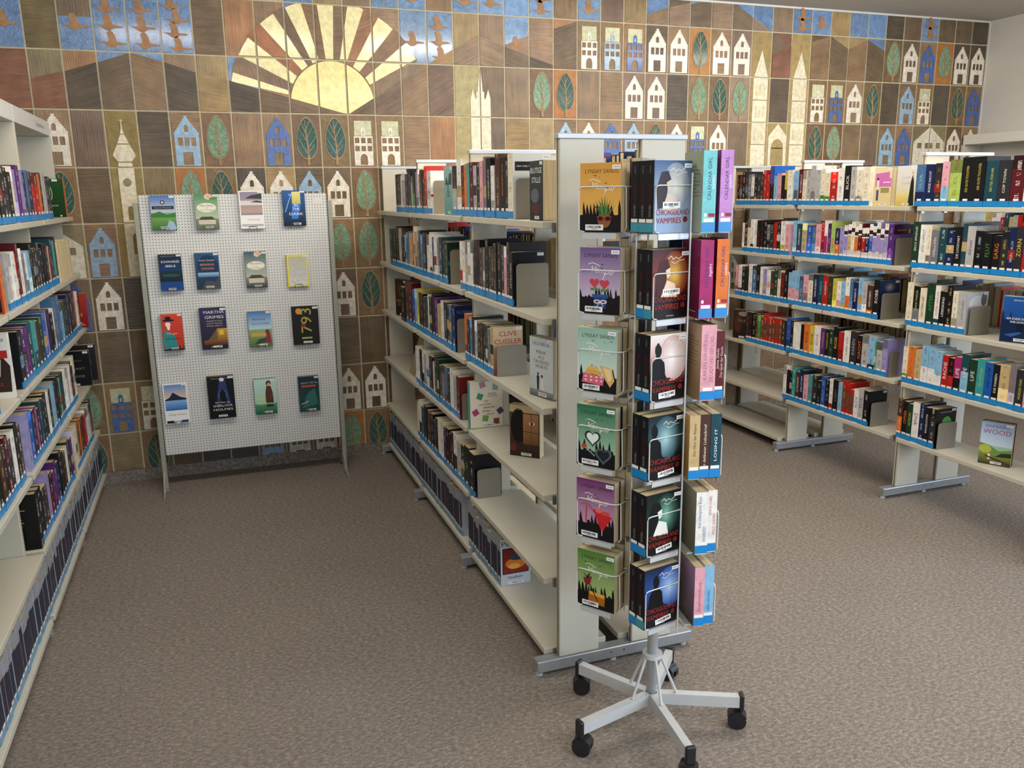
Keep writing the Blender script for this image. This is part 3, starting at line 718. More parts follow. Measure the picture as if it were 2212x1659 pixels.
# ------------------------------------------------------------------ lettering and flat print
GLYPH = {}
def text_mesh(s):
    if s in GLYPH: return GLYPH[s]
    cu = bpy.data.curves.new('t', 'FONT'); cu.body = s; cu.resolution_u = 2; cu.size = 1.0
    ob = bpy.data.objects.new('t', cu)
    me = bpy.data.meshes.new_from_object(ob)
    vs = [(v.co.x, v.co.y) for v in me.vertices]; fs = [list(p.vertices) for p in me.polygons]
    x0 = min(v[0] for v in vs); x1 = max(v[0] for v in vs); y0 = min(v[1] for v in vs); y1 = max(v[1] for v in vs)
    bpy.data.objects.remove(ob); bpy.data.curves.remove(cu); bpy.data.meshes.remove(me)
    GLYPH[s] = ([(v[0]-x0, v[1]) for v in vs], fs, x1-x0, y0, y1)
    return GLYPH[s]
class Art:
    """flat layers of print on a face; P(u, v, d) maps the face's metres to the thing's space"""
    def __init__(self, P, unit=1.0): self.mb = MB(); self.P = P; self.k = 0; self.s = unit
    def lay(self): self.k += 1; return .0003 + self.k*.00004
    def grad(self, x0, y0, x1, y1, c0, c1=None):
        d = self.lay(); s = self.s; a = lin(c0); b = lin(c1 or c0)
        self.mb.face([self.P(x0*s,y0*s,d), self.P(x1*s,y0*s,d), self.P(x1*s,y1*s,d), self.P(x0*s,y1*s,d)], 0, [a, a, b, b])
    def poly(self, pts, c):
        d = self.lay(); s = self.s
        tr = tessellate_polygon([[Vector((p[0], p[1], 0)) for p in pts]])
        self.mb.tris([self.P(p[0]*s, p[1]*s, d) for p in pts], tr, 0, lin(c))
    def ell(self, cx, cy, rx, ry, c, n=18, rot=0):
        cr, sr = math.cos(rot), math.sin(rot); pts = []
        for k in range(n):
            x = rx*math.cos(6.2832*k/n); y = ry*math.sin(6.2832*k/n); pts.append((cx+x*cr-y*sr, cy+x*sr+y*cr))
        self.poly(pts, c)
    def line(self, p, q, w, c):
        dx, dy = q[0]-p[0], q[1]-p[1]; l = math.hypot(dx, dy) or 1; nx, ny = -dy/l*w/2, dx/l*w/2
        self.poly([(p[0]-nx,p[1]-ny),(q[0]-nx,q[1]-ny),(q[0]+nx,q[1]+ny),(p[0]+nx,p[1]+ny)], c)
    def path(self, pts, w, c):
        for a, b in zip(pts[:-1], pts[1:]): self.line(a, b, w, c)
    def text(self, s, cx, cy, h, c, w=None, rot=0.0, shear=0.0):
        """h = height of capitals; w = width to fit"""
        vs, fs, tw, y0, y1 = text_mesh(s); sy = h/.70; sx = sy if w is None else w/tw
        d = self.lay(); S = self.s; cr, sr = math.cos(rot), math.sin(rot); out = []
        for x, y in vs:
            xx = (x-tw/2)*sx + y*sy*shear; yy = (y-.35)*sy
            out.append(self.P((cx+xx*cr-yy*sr)*S, (cy+xx*sr+yy*cr)*S, d))
        self.mb.tris(out, fs, 0, lin(c))
    def heart(self, cx, cy, s, c):
        pts = []
        for k in range(24):
            t = 6.2832*k/24; pts.append((cx+s*.0625*16*math.sin(t)**3/1.0, cy+s*.0625*(13*math.cos(t)-5*math.cos(2*t)-2*math.cos(3*t)-math.cos(4*t))))
        self.poly(pts, c)
    def barcode(self, cx, cy, w=.34, h=.085, rot=0.0):
        cr, sr = math.cos(rot), math.sin(rot)
        def q(x, y): return (cx+x*cr-y*sr, cy+x*sr+y*cr)
        self.poly([q(-w/2,-h/2), q(w/2,-h/2), q(w/2,h/2), q(-w/2,h/2)], 'efeeea')
        n = 15; x = -w*.42
        for k in range(n):
            ww = w*.84/n*R_.choice((.35,.55,.75)); self.poly([q(x,-h*.12), q(x+ww,-h*.12), q(x+ww,h*.3), q(x,h*.3)], '1a1a1c'); x += w*.84/n
        self.poly([q(-w*.14,-h*.32), q(w*.14,-h*.32), q(w*.14,-h*.22), q(-w*.14,-h*.22)], '77777a')
    def glow(self, cx, cy, rx, ry, c0, c1, n=14):
        A, B = [[int(c[k:k+2],16) for k in (0,2,4)] for c in (c0, c1)]
        for k in range(n):
            t = (k+1)/n; pts = []
            for q in range(20):
                x = cx+rx*(1-k/n)*math.cos(.31416*q); y = cy+ry*(1-k/n)*math.sin(.31416*q); pts.append((min(.99, max(.01, x)), y))
            self.poly(pts, '%02x%02x%02x' % tuple(round(p+(q-p)*t) for p, q in zip(A, B)))
    def chip(self, x, y):
        self.grad(x-.20, y-.085, x, y, 'f2f1ee'); self.grad(x-.17, y-.05, x-.03, y-.035, '8a8a8c')
    def skyline(self, base, seed, c, top=.34, w=1.0):
        r = random.Random(seed); pts = [(0, 0), (w, 0), (w, base*.9)]; x = w
        while x > 0.04:
            k = r.random(); s = r.uniform(.05,.10)
            if k < .45:                                                  # tower with a pointed roof
                hh = base + (top-base)*r.uniform(.3,.8); pts += [(x-.01, hh), (x-.01-s*.3, hh+s*r.uniform(1.0,1.7)), (max(0,x-.01-s*.6), hh), (max(0,x-.01-s*.6), base*.92)]
            elif k < .75:                                                # gabled roof
                hh = base*r.uniform(.85,1.05); pts += [(x, hh), (x-s*.5, hh+s*.5), (max(0,x-s), hh)]
            else: pts += [(x, base*.9), (max(0,x-s*.7), base*.9)]
            x -= s
        pts.append((0, base*.9)); self.poly(pts, c)
    def bat(self, x, y, s, c): self.poly([(x-s,y+.3*s),(x-.5*s,y+.1*s),(x,y-.25*s),(x+.5*s,y+.1*s),(x+s,y+.35*s),(x+.45*s,y+.3*s),(x+.1*s,y+.12*s),(x-.1*s,y+.12*s),(x-.45*s,y+.3*s)], c)
    def build(self, name, parent, mat='art'): return self.mb.build(name, MAT[mat], parent)

# ------------------------------------------------------------------ books
PAL = dict(k='141418', K='2c2b2f', w='ebe8e1', W='e6dcc2', g='77757a', G='b4b2b0', r='b3211e', R='5a161f', o='dd742a', y='d0bd48', b='1f57ab', B='17234e', c='86b8d8',
           t='3a9a98', T='1b4550', p='57286e', P='dfa2ac', m='a62767', n='493024', N='c4aa7a', e='3f8b39', E='1d3a28', l='a6bf60', v='9d90c3', s='4a6e95', S='a9abb0')
CNAME = dict(k='black', K='charcoal', w='white', W='cream', g='grey', G='light grey', r='red', R='maroon', o='orange', y='yellow', b='blue', B='navy', c='pale blue',
             t='teal', T='dark teal', p='purple', P='pink', m='magenta', n='brown', N='tan', e='green', E='dark green', l='lime green', v='lavender', s='steel blue', S='silver')
LIGHT = set('wWGycPNlvSo')
def cover_geom(mb, T, H, D, cov, bands, ink, seed, plain=False):
    """U-shaped cover: spine at y=0, front cover at +x; bands = [(z0, z1, colour)] down the spine"""
    h = T/2; mc = lin(cov) if isinstance(cov, str) else cov
    ct = .0022 if H > .204 else .0009
    for (z0, z1, c) in bands:
        z0 *= H; z1 *= H; cc = lin(c)
        u = None if plain else [(0, z0/H+seed), (1, z0/H+seed), (1, z1/H+seed), (0, z1/H+seed)]
        mb.face([(-h,0,z0),(h,0,z0),(h,0,z1),(-h,0,z1)], 0, cc, ink, u)
    for s in (1, -1):
        q = [(s*h,0,0),(s*h,D,0),(s*h,D,H),(s*h,0,H)]
        mb.face(q if s > 0 else q[::-1], 0, mc)
        i = s*(h-ct); mb.face([(i,ct,0),(i,ct,H),(i,D,H),(i,D,0)], 0, mc)
        mb.face([(s*h,D,0),(i,D,0),(i,D,H),(s*h,D,H)], 0, mc)
        for z in (0, H): mb.face([(s*h,0,z),(s*h,D,z),(i,D,z),(i,0,z)], 0, mc)
    mb.face([(-h+ct,ct,0),(h-ct,ct,0),(h-ct,ct,H),(-h+ct,ct,H)], 0, mc)
    for z in (0, H): mb.face([(-h+ct,0,z),(h-ct,0,z),(h-ct,ct,z),(-h+ct,ct,z)], 0, mc)
    return ct
def pages_geom(mb, T, H, D, ct, m=0):
    hard = ct > .002; dz = .0035 if hard else .0006; dy = .004 if hard else .0006
    mb.box((-T/2+ct, ct, dz), (T/2-ct, D-dy, H-dz), m)
def label_geom(mb, T, z0, z1, wrap, m=0, c=None):
    h = T/2; e = .0003
    mb.face([(-h-e,-e,z0),(h+e,-e,z0),(h+e,-e,z1),(-h-e,-e,z1)], m, c)
    for s in (1, -1):
        mb.face([(s*(h+e),-e,z0),(s*(h+e),wrap,z0),(s*(h+e),wrap,z1),(s*(h+e),-e,z1)], m, c)
    for z in (z0, z1): mb.face([(-h-e,-e,z),(h+e,-e,z),(h+e,0,z),(-h-e,0,z)], m, c)
def call_geom(mb, T, z0, z1, m=0, c=None):
    w = min(T*.42, .013); e = .0006
    mb.box((-w, -e, z0), (w, -.0001, z1), m, c)
def P_front(T): return lambda u, v, d: (T/2+d, u, v)
def P_back(T, D): return lambda u, v, d: (-T/2-d, D-u, v)
def P_spine(): return lambda u, v, d: (u, -d, v)

class Bk:
    """one book to be placed: size, colours, place"""
    def __init__(s, code, T, H, D, M, case=None, shelf=None, n=0, title=None, ink=None, down=False, bands=None, nolabel=False, flip=False, name='book', cov=None, teal=False):
        s.__dict__.update(locals()); del s.__dict__['s']
        s.front = None; s.back = None; s.force = False; s.hidden = False; s.label = None; s.group = None; s.seed = R_.random()*9; s.parts_only = None; s.ribbon = None; s.art_spine = None
    def score(s):
        if s.hidden: return 0
        if s.force: return 1e9
        a = [px(s.M @ Vector(p)) for p in ((-s.T/2,0,0),(s.T/2,0,0),(s.T/2,0,s.H),(-s.T/2,0,s.H))]
        if any(p is None for p in a): return 0
        cx = sum(p[0] for p in a)/4; cy = sum(p[1] for p in a)/4
        if not (-10 < cx < 2222 and -10 < cy < 1669): return 0
        return area2(a)
BOOKS = []
def dark(c): return c not in LIGHT
def parse(tok):
    """letter, thickness digit, /height in cm, |second colour and its share, :title @ink, ! reads downwards, # no sticker"""
    d = dict(t=4, h=None, band=None, title=None, ink=None, down=False, lab=True)
    if ':' in tok:
        tok, ti = tok.split(':', 1)
        if '!' in ti: d['down'] = True; ti = ti.replace('!', '')
        if '@' in ti: ti, d['ink'] = ti.split('@')
        d['title'] = ti.replace('_', ' ')
    d['style'] = 'series' if '~' in tok else ('panel' if '^' in tok else False); tok = tok.replace('~', '').replace('^', '')
    if '#' in tok: d['lab'] = False; tok = tok.replace('#', '')
    if '|' in tok: tok, bd = tok.split('|'); d['band'] = (bd[0], int(bd[1:] or 40)/100)
    if '/' in tok: tok, hh = tok.split('/'); d['h'] = float(hh)/100
    d['c'] = tok[0]
    if len(tok) > 1: d['t'] = int(tok[1:])
    return d
ROWN = {}
def row(case, lv, y0, y1, toks, hmean=.200, hidden=False, name='book', depth=None, dz=None, S=.9):
    """books from y0 (far) to y1 (near); case gives the spine plane and the way they face"""
    xs, rot = {'C':(1.777,-90), 'R':(4.110,-90), 'L':(.114,90), 'CR':(2.270,90), 'RR':(4.600,90), 'W':(6.286,-90)}[case]
    ds = [parse(t) for t in toks.split()]
    y0 *= S; y1 *= S
    if rot == 90: pass
    tot = sum(d['t'] for d in ds); L = abs(y1-y0); z = ZS[lv]; y = y0
    sgn = 1 if y1 > y0 else -1
    out = []
    for d in ds:
        T = L*d['t']/tot; yc = y+sgn*T/2; y += sgn*T
        Tb = T-.0012
        H = d['h'] or min(.24, max(.176, R_.gauss(hmean, .011)))
        D = depth or H*.64
        pro = R_.uniform(0, .004)
        M = Matrix.Translation((xs + (pro if rot == -90 else -pro), yc, z+.0004)) @ Matrix.Rotation(math.radians(rot), 4, 'Z')
        bk = Bk(d['c'], Tb, H, min(D, .165), M, case, lv, 0, d['title'], d['ink'], d['down'], d['band'], not d['lab'], flip=d['style'], name=name)
        bk.hidden = hidden; BOOKS.append(bk); out.append(bk)
    ROWN.setdefault((case, lv), []).extend(out)
    return out
def shade(h, f): return '%02x%02x%02x' % tuple(min(255, max(0, int(int(h[k:k+2], 16)*f))) for k in (0, 2, 4))
def spine_bands(bk):
    c = PAL[bk.code]
    if bk.name == 'silver_volume': return [(0,.16,'8b8d94'),(.16,.74,'23243a'),(.74,1,'9b9da3')]
    if bk.flip == 'series': return [(0,.30,'d9cfd2'),(.30,.70,c),(.70,.74,'e9e2da'),(.74,.84,'2a1519'),(.84,1,'ece6da')]
    if bk.flip == 'panel': return [(0,.30,c),(.30,.80,'6a4030'),(.80,1,c)]
    if bk.bands: return [(0, bk.bands[1], PAL[bk.bands[0]]), (bk.bands[1], 1, c)]
    if bk.title or bk.nolabel or bk.art_spine: return [(0, 1, c)]
    r = random.Random(int(bk.seed*7e4)); k = r.random()
    if k < .30: a = r.uniform(.25,.48); return [(0, a, shade(c, r.choice((.55,.7,1.35,1.6)))), (a, 1, c)]
    if k < .50: a = r.uniform(.72,.86); return [(0, a, c), (a, 1, shade(c, r.choice((.5,.7,1.5))))]
    if k < .62: a = r.uniform(.3,.45); return [(0, a, c), (a, a+.2, r.choice(('c9c4b8','8a2a24','26262c','b9a26a','5a7a94'))), (a+.2, 1, c)]
    return [(0, 1, c)]
def ink_of(bk):
    if bk.ink: return lin(PAL[bk.ink])
    r = random.Random(int(bk.seed*1e5))
    return lin(r.choice(['e8e4dc','e8e4dc','d9b95a','c9352c','b9c7d8'])) if dark(bk.code) else lin(r.choice(['26242a','7a2020','2a3d66','54504c']))
def emit(bk, stuff=None):
    plain = bk.title is not None or bk.nolabel == 'plain' or bk.art_spine is not None
    if stuff is not None:
        stuff.M = bk.M; ct = cover_geom(stuff, bk.T, bk.H, bk.D, bk.cov or PAL[bk.code], spine_bands(bk), ink_of(bk), bk.seed, plain)
        pages_geom(stuff, bk.T, bk.H, bk.D, ct, 1)
        if not bk.nolabel: label_geom(stuff, bk.T, .002, .026, .005, 0, lin('1583c6')); call_geom(stuff, bk.T, .027, .036, 0, lin('e9e8e3'))
        return None
    mb = MB(); ct = cover_geom(mb, bk.T, bk.H, bk.D, bk.cov or PAL[bk.code], spine_bands(bk), ink_of(bk), bk.seed, plain)
    o = mb.build(bk.name, MAT['print']); o.matrix_world = bk.M
    mb = MB(); pages_geom(mb, bk.T, bk.H, bk.D, ct); mb.build('pages', MAT['paper'], o)
    if not bk.nolabel:
        mb = MB(); label_geom(mb, bk.T, .002, .026, .005); mb.build('class_sticker', MAT['paleblue' if bk.name == 'silver_volume' else 'teal' if bk.teal else 'blue'], o)
        mb = MB(); call_geom(mb, bk.T, .027, .036); mb.build('call_number_sticker', MAT['white'], o)
    if bk.title:
        a = Art(P_spine()); z0 = .048 if not bk.nolabel else .02; L = bk.H-z0-.012
        lines = bk.title.split('+'); n = len(lines)
        col = bk.ink and PAL[bk.ink] or ('e9e6df' if dark(bk.code) else '222026')
        for k, s in enumerate(lines):
            big = len(s) <= 5; cap = min(bk.T*(.56 if big else .36)/n, .020 if big else .013); vs, fs, tw, _, _ = text_mesh(s); w = tw*cap/.7
            w = min(w, L*(.9 if big else .72)); zc = z0+L*(.5 if big else R_.uniform(.42,.58))
            off = 0 if n == 1 else (k-(n-1)/2)*bk.T*.46*(1 if not bk.down else -1)
            a.text(s, off, zc, cap, col, w, math.pi/2 if not bk.down else -math.pi/2)
        a.build('title_lettering', o)
    if bk.art_spine: a = Art(P_spine()); bk.art_spine(a, bk); a.build('spine_print', o)
    if bk.front: a = Art(P_front(bk.T), bk.D); bk.front(a, bk.H/bk.D); a.build('cover_print', o)
    if bk.back: a = Art(P_back(bk.T, bk.D), bk.D); bk.back(a, bk.H/bk.D); a.build('cover_print', o)
    if bk.ribbon:
        mb = MB(); l = bk.ribbon[1]
        for k in range(6):
            a0, a1 = k/6, (k+1)/6; f = lambda t: (.003*math.sin(5*t), -.004-.010*math.sin(t*2.4), -.002+.012*math.sin(t*3.1)*(1-t)-l*t*t)
            p, q = f(a0), f(a1); mb.face([(p[0]-.002,p[1],p[2]),(p[0]+.002,p[1],p[2]),(q[0]+.002,q[1],q[2]),(q[0]-.002,q[1],q[2])])
        mb.build('ribbon', MAT[bk.ribbon[0]], o)
    return o
def bookend(case, lv, y, w=.115, h=.15, tilt=0):
    """bent steel plate standing against the row's end"""
    e_x = {'C':1.785, 'R':4.118}[case]; z = ZS[lv]
    mb = MB(); r = .012
    o = [(0,0),(w,0),(w,h-r),(w-.3*r,h-.3*r),(w-r,h),(r,h),(.3*r,h-.3*r),(0,h-r)]
    mb.prism([o], 0, .0016)
    mb.box((0, .0, .0), (w, .09, .0012))
    ob = mb.build('bookend', MAT['bookend'])
    ob.location = (e_x, y*.9, z+.0003)
    return ob
CASES = {'C':'the middle bookcase', 'R':'the white-wall bookcase', 'L':'the header-board bookcase', 'W':'the wall bookcase'}
SHELF = ['top shelf', 'second shelf', 'third shelf', 'fourth shelf', 'fifth shelf', 'bottom shelf']
def ordinal(n):
    return '%d%s' % (n, 'th' if 10 <= n % 100 <= 20 else {1:'st',2:'nd',3:'rd'}.get(n % 10, 'th'))

# ---- middle bookcase, aisle side (from the tiled wall towards the camera)
c0a = row('C',0,-.60,-1.46,'n3 k4 K4 W2 G6 k5 k3 K3 G4 k4|e45 v4 W2 N2 n4 k4 r4/21.8 w6',.196)
bookend('C',0,-1.475)
c0m = row('C',0,-1.86,-2.0,'K3|G55 w3/22.6',.215)
c0b = row('C',0,-2.0,-2.69,'R3 o3 t3 R4 G3 K3 P3 g3 k4:VERGEBUNG w3 n4 k4:BRENNENDES_GRAB@o K3 W4/21.6',.204)
bookend('C',0,-2.70,.115,.135)
c1a = row('C',1,-.36,-1.74,'T6# k3 E5 K4 k3 G4 n4 k4 c3 s3 s3 N5 o3 W3 N4 g3 K3 s4 K4 k3 w4 w4|k25 B3 w4 g4 T4 K3 E5',.200)
bookend('C',1,-1.755)
c1b = row('C',1,-1.95,-2.67,'w4|r40 W4 G4 w4 w4 K3 k4 k3 n4/18.5 g3/18.3 k4 K4 n3 K4 k5 K4 P3 K3 k4:SPECTRUM!@w',.206)
bookend('C',1,-2.69,.12,.15)
row('C',2,-.62,-.92,'k4# n4 R3',.21)
c2a = row('C',2,-.92,-1.83,'b5 c4 y3 n4 k4 K3 T4/17.8 w3 K4 k4 p4/20.6 N5/18.2 w4 K4:VANTA k4 s3 B4',.200)
bookend('C',2,-1.845)
cl = row('C',2,-2.0,-2.42,'o4 K4 s4 K4 G4 K4 n4 E4 K3 g4 N4',.186)[-1]
bookend('C',2,-2.44,.12,.115)
c3a = row('C',3,-.95,-1.88,'w4 w4 k4 w4|k40 G4 w4 k4 k3 W3 K3 E3 K4 g5 s4 k3 w5 G4:FUCHSJAGD@k R4',.196)
bookend('C',3,-1.895,.1,.12)
br = row('C',3,-2.02,-2.06,'t4#',.205)[0]
c4a = row('C',4,-.94,-2.10,'W4:OMEGA@r w4|E45:OMEGA@r T4 k4 R3 n3 k4 K3 K3 w4:SANDRA_BROWN@k W4/21 p3 k4 k3 R3 w4|E50 G5 E4 K5 k6',.194)
bookend('C',4,-2.12,.105,.13)
row('C',5,-.06,-1.86,' '.join(['S4']*44),.206, name='silver_volume')
sv = row('C',5,-1.97,-2.46,' '.join(['S4']*11),.206, name='silver_volume')
# ---- middle bookcase, other side: seen through the gaps
for lv, a, c in ((0,-.1,-1.9),(0,-2.0,-2.95),(1,-.2,-2.6),(2,-.3,-2.1),(3,-.1,-2.4),(4,-.3,-1.7)):
    n = int(abs(a-c)*.9/.036); row('CR',lv,c,a,' '.join(R_.choice('kKwWGrRbBcnNTgE') for _ in range(n)),.2,hidden=True)
# ---- bookcase beside the white wall
row('R',0,-.36,-.985,'k3 R4 k4 K4 g4 w4|E30 k4|o25 K4 n4 r4 r4 b5|k55 c4 P5 k4:ABENDMAHL y3|k45 w6',.194)
row('R',0,-1.0,-1.68,'c4 R4:BLUTSBRAUT@w W3 G4 G4 G4 W4|e28 W4|e28 r6 w5 k5:BLICK@w G4 W5 W5',.196)
row('R',0,-2.03,-2.99,'s5|B35:SILVA@c B5:BOESE_NACHT@w K4 P4|c45 l6 k6:DIE_GUTE_TOCHTER@y k6:DIE_GUTE_TOCHTER@y T6:EIN_TEIL_VON_IHR@y K6:COP_TOWN@w R6 w5:PRETTY_GIRLS@r w5 w5 w5 g5',.215)
row('R',1,-.45,-.99,'w3 n4 W4 w4|k25 w4 k4 k4 k4 g4|k50 K4 r4:KNOCHEN@N k4 w6|y30 P5',.196)
r1b = row('R',1,-1.02,-1.90,'c4 T5|p30:NORA_ROBERTS N5 b5 s4 P5 r3 w3|m60 p3 l4 B4|o50 v4 v3~ N3~ W3~ o3~ R3~ r3~ B3~ b3~ v3~ v3~ v3~ v3~ p4',.196)
bookend('R',1,-1.915,.12,.14)
row('R',1,-2.04,-2.99,'E5:ERICA_SPINDLER@w w5:JETZT_SCHMILZT@k W3 g5:CAMILLA_STEN@w T5 B5 k5:DIE_LOCKVART@w T3 G5:OFFLINE!@k k5 k5:FLUT@e k5:SARG@o K4 B4 K4:ZORN@y r5|r40 k5 k5 K5 w3 W4',.200)
row('R',2,-.39,-.99,'P4 w4|p25 k4 k4:VANITAS@w w4 s5 k4 w4:GOETTLICH@r v4 w4 E4 E4 W3 R4 k3',.194)
r2b = row('R',2,-1.0,-1.83,'c4|P50 c4|P50 c4|P50 s4 P5 W5 B5:NORA_ROBERTS@w T5:ROBERTS@c r5:ROBERTS@w E4 y4 w4|P40 c4|l30 w4|o50 s3 B4:ROBERTS@w c4 G4 n5|o25:NORA_ROBERTS@w k5:ROBB@w',.190)
bookend('R',2,-1.845,.12,.14)
row('R',2,-2.04,-2.44,'W5 k5|g45:SABINE_THIESLER@l W5:DAS_STUMME_KIND@k E6:AFTER@e w4|T25:ROTER_DRACHE@r k5:LIEBESKIND@w k4 W4 G6:John_Updike@s',.200)
up = BOOKS[-1]
bookend('R',2,-2.46,.125,.135)
row('R',3,-.55,-1.0,'K4 k4|o20 k4|o20 R3 e4 r4^ r3^ r3^ r4^ r4^ r4^ r4^ K4',.194)
row('R',3,-1.01,-1.93,'b5/21 k3 w4:DER_FALSCHE@k w4:STALKER@k k4:TODESKIND@e o6:ROSE@k y5:ROSE@k w6:ROSE@m p5:TODESFALLE@P k4:TODESSCHUSS@y E4 k5:ROSE@y r5 w6:KAREN_ROSE@k K6:KAREN@G k5|k60:NACHT@o G6 c6|B25 e1 G5 v4',.192)
bookend('R',3,-1.945,.06,.14)
row('R',3,-2.05,-2.99,'W4|e25 o5|r20 N5|n15 c5|w50 c5|w50 c5|w40 r4:RACHE@w k4|r50 m5|k45:LIFE@w T5|c60:LIFE@w E5:LIFE@w t5:Herzkönigin@l b5:UND_DIE_SEE@k k4:DIE_FARBEN@w N6 g4 K5:MURDER_PARK@y P5:MUTEN_ZORN@r w5 r4 G4',.196)
r4b = row('R',4,-1.01,-1.82,'w4 k4:ICH_BIN_TOT@w k3 t4/21 n5:DIE_VERGESSENEN@W B5:DER_STURM@w P5 t5 K6 k4 b5|w18 k4 w4|r30 k6:LADY@g c4 r4^ r4^ r4^/18 w5:ALEX@b G5:VOX@p k5',.196)
bookend('R',4,-1.835,.12,.135)
r4c = row('R',4,-2.05,-2.32,'n5|o55 k5:OPFER@o E5:AMOK@l w7:DNA!@R B5 k5:NACHTJÄGER!@w K6',.200)
bookend('R',4,-2.335,.12,.135)
for lv, a, c in ((0,-.2,-2.9),(1,-.2,-2.9),(2,-.3,-2.9),(3,-.4,-1.9)):
    n = int(abs(a-c)*.9/.036); row('RR',lv,c,a,' '.join(R_.choice('kKwWGrRbBcnNTgE') for _ in range(n)),.19,hidden=True)
for lv, a, c in ((0,-.1,-.9),(1,-.1,-.9)):
    row('W',lv,a,c,' '.join(R_.choice('kcwWGrRbycnNTPE') for _ in range(20)),.2,hidden=True)
# ---- header-board bookcase (from the camera towards the tiled wall)
row('L',0,-2.45,-.64,'r4 b4 k4 G4 E4 w3 y4 y5 E3 k4 k4 K4 k4 W2 v4 p4 v4 B4 s3 B4 r5 r5 o4 k3 G5 K4 K4',.205)
gl = row('L',0,-.17,-.11,'o4#',.205)[0]
rl = row('L',1,-2.02,-1.97,'o4#/22',.2)[0]
row('L',1,-1.93,-.70,'G5 w4 w4 r3 R3 w4 g3 w4 c4 k4 k5 K4 K4 k5 k4 K4 P4 n4 T4 t3 K4',.200)
cr = row('L',1,-.66,-.24,'N5# N4# N5# N4# N4#',.19)
row('L',2,-2.75,-2.31,'w4 s4 B4 k4 k4 n4 b4 T4',.20)
tu = row('L',2,-2.06,-2.03,'w4#/23',.2)[0]
row('L',2,-1.90,-.13,'k4 p4 p4 T4 t5 n4 E4 b4 v3 B4 k4 w2 s6/25 s4/24.5 c5 T4 k4 B5 k4 K3 m3 W3 W3 R4',.21)
mn = row('L',2,-.12,-.075,'r4#',.2)[0]; mn.M = mn.M @ Matrix.Translation((0,-.03,0))
row('L',3,-2.95,-2.07,'k4 w4 b4 w4 n4 k4 w4 W4 k4 n4 k3 R4 K4 w4 k4 n4',.21)
lv_ = row('L',3,-1.98,-1.92,'v6#/21.5',.2)[0]
row('L',3,-1.91,-.62,'b5 B5 m3 B4 T4 k4 k5 w4 k4 c4 c4 k5 K4 t4 E4 T3 w4 w4 G4 w4 K4 R4 W4',.20)
as1 = row('L',3,-.27,-.23,'k4#',.205)[0]; as2 = row('L',3,-.11,-.07,'k4#',.205)[0]; as1.M = as1.M @ Matrix.Translation((0,-.03,0)); as2.M = as2.M @ Matrix.Translation((0,-.04,0))
bkk = row('L',4,-2.0,-1.945,'k6#/21.5',.2)[0]
row('L',4,-1.94,-1.02,'k5 K4 n4 v4 R4 p4 p4 B5 k4 k4 n4 w4 E5 p4',.20)
wl = row('L',4,-.97,-.92,'W5#/21',.2)[0]
row('L',4,-.91,-.22,'W4 N3 n4 o4 n4 R5 r4 w5 w4 G4 k4',.20)
row('L',5,-2.98,-.04,' '.join(['S4']*66),.206, name='silver_volume')
# ------------------------------------------------------------------ cover designs
def A_plain(bg0, bg1, lines, bar=True, extra=None, chip=True):
    """background gradient, then (text, y share, cap height, colour, width) lines"""
    def f(a, h):
        a.grad(.004,.004,.996,h-.004,bg0,bg1)
        if extra: extra(a, h)
        for (s, y, cap, c, w) in lines: a.text(s, .5, y*h, cap, c, w)
        if chip: a.chip(.97, h-.03)
        if bar: a.barcode(.55, .085)
    return f
def A_vampir(c_lo, c_hi, seed, motif, txt='4b3a30', sub=None):
    def f(a, h):
        a.grad(.004,.3,.996,h-.004,c_lo,c_hi); a.grad(.004,.004,.996,.3,'151013',c_lo)
        a.text('LYNSAY SANDS', .52, h-.17, .088, txt, .80)
        if sub: a.text(sub, .38, h-.30, .05, txt, .42)
        a.skyline(.40, seed, '100c10', .56)
        a.text('Vampir', .55, h-.49, .13, 'f2eee8', .60, -.12, .35)
        a.path([(.22,h-.36),(.32,h-.33),(.45,h-.37),(.5,h-.40)], .014, 'f2eee8'); a.path([(.62,h-.55),(.60,h-.66),(.56,h-.70)], .012, 'f2eee8')
        for k in range(5):
            r = random.Random(seed+k); a.bat(r.uniform(.1,.92), r.uniform(.62*h,.82*h), r.uniform(.025,.05), '241a1e')
        motif(a, h); a.chip(.98, h-.05); a.barcode(.36, .10, .44, .12)
    return f
def m_pineapple(a, h):
    a.ell(.60,.26,.16,.17,'8a5a22'); 
    for k in range(-4,5):
        a.poly([(.60+k*.022,.36),(.60+k*.022+.05,.40),(.60+k*.075,.80-abs(k)*.045)], ['3f6b35','578a45','2f5630'][k % 3])
    a.poly([(.42,.34),(.60,.30),(.78,.34),(.76,.24),(.64,.22),(.60,.27),(.54,.22),(.44,.24)], '8c2740'); a.ell(.51,.29,.06,.04,'1d1418'); a.ell(.69,.29,.06,.04,'1d1418')
def m_hearts(a, h):
    for s, x, y in ((.12,.37,.68),(.12,.62,.66)):
        a.line((.5,.40),(x,y-.05),.014,'3c6a35'); a.heart(x, y, s, 'c8434f'); a.ell(x-.05,y-.14,.05,.028,'4b8a42'); a.ell(x+.05,y-.14,.05,.028,'4b8a42')
    a.poly([(.33,.42),(.71,.42),(.69,.33),(.66,.12),(.38,.12),(.35,.33)], '1f3f6e'); a.grad(.32,.36,.72,.43,'2a5288')
    a.ell(.44,.27,.085,.045,'e9d5dc'); a.ell(.60,.27,.085,.045,'e9d5dc'); a.ell(.44,.27,.05,.02,'1f3f6e'); a.ell(.60,.27,.05,.02,'1f3f6e'); a.line((.52,.26),(.44,.17),.016,'e9d5dc'); a.line((.52,.26),(.60,.17),.016,'e9d5dc')
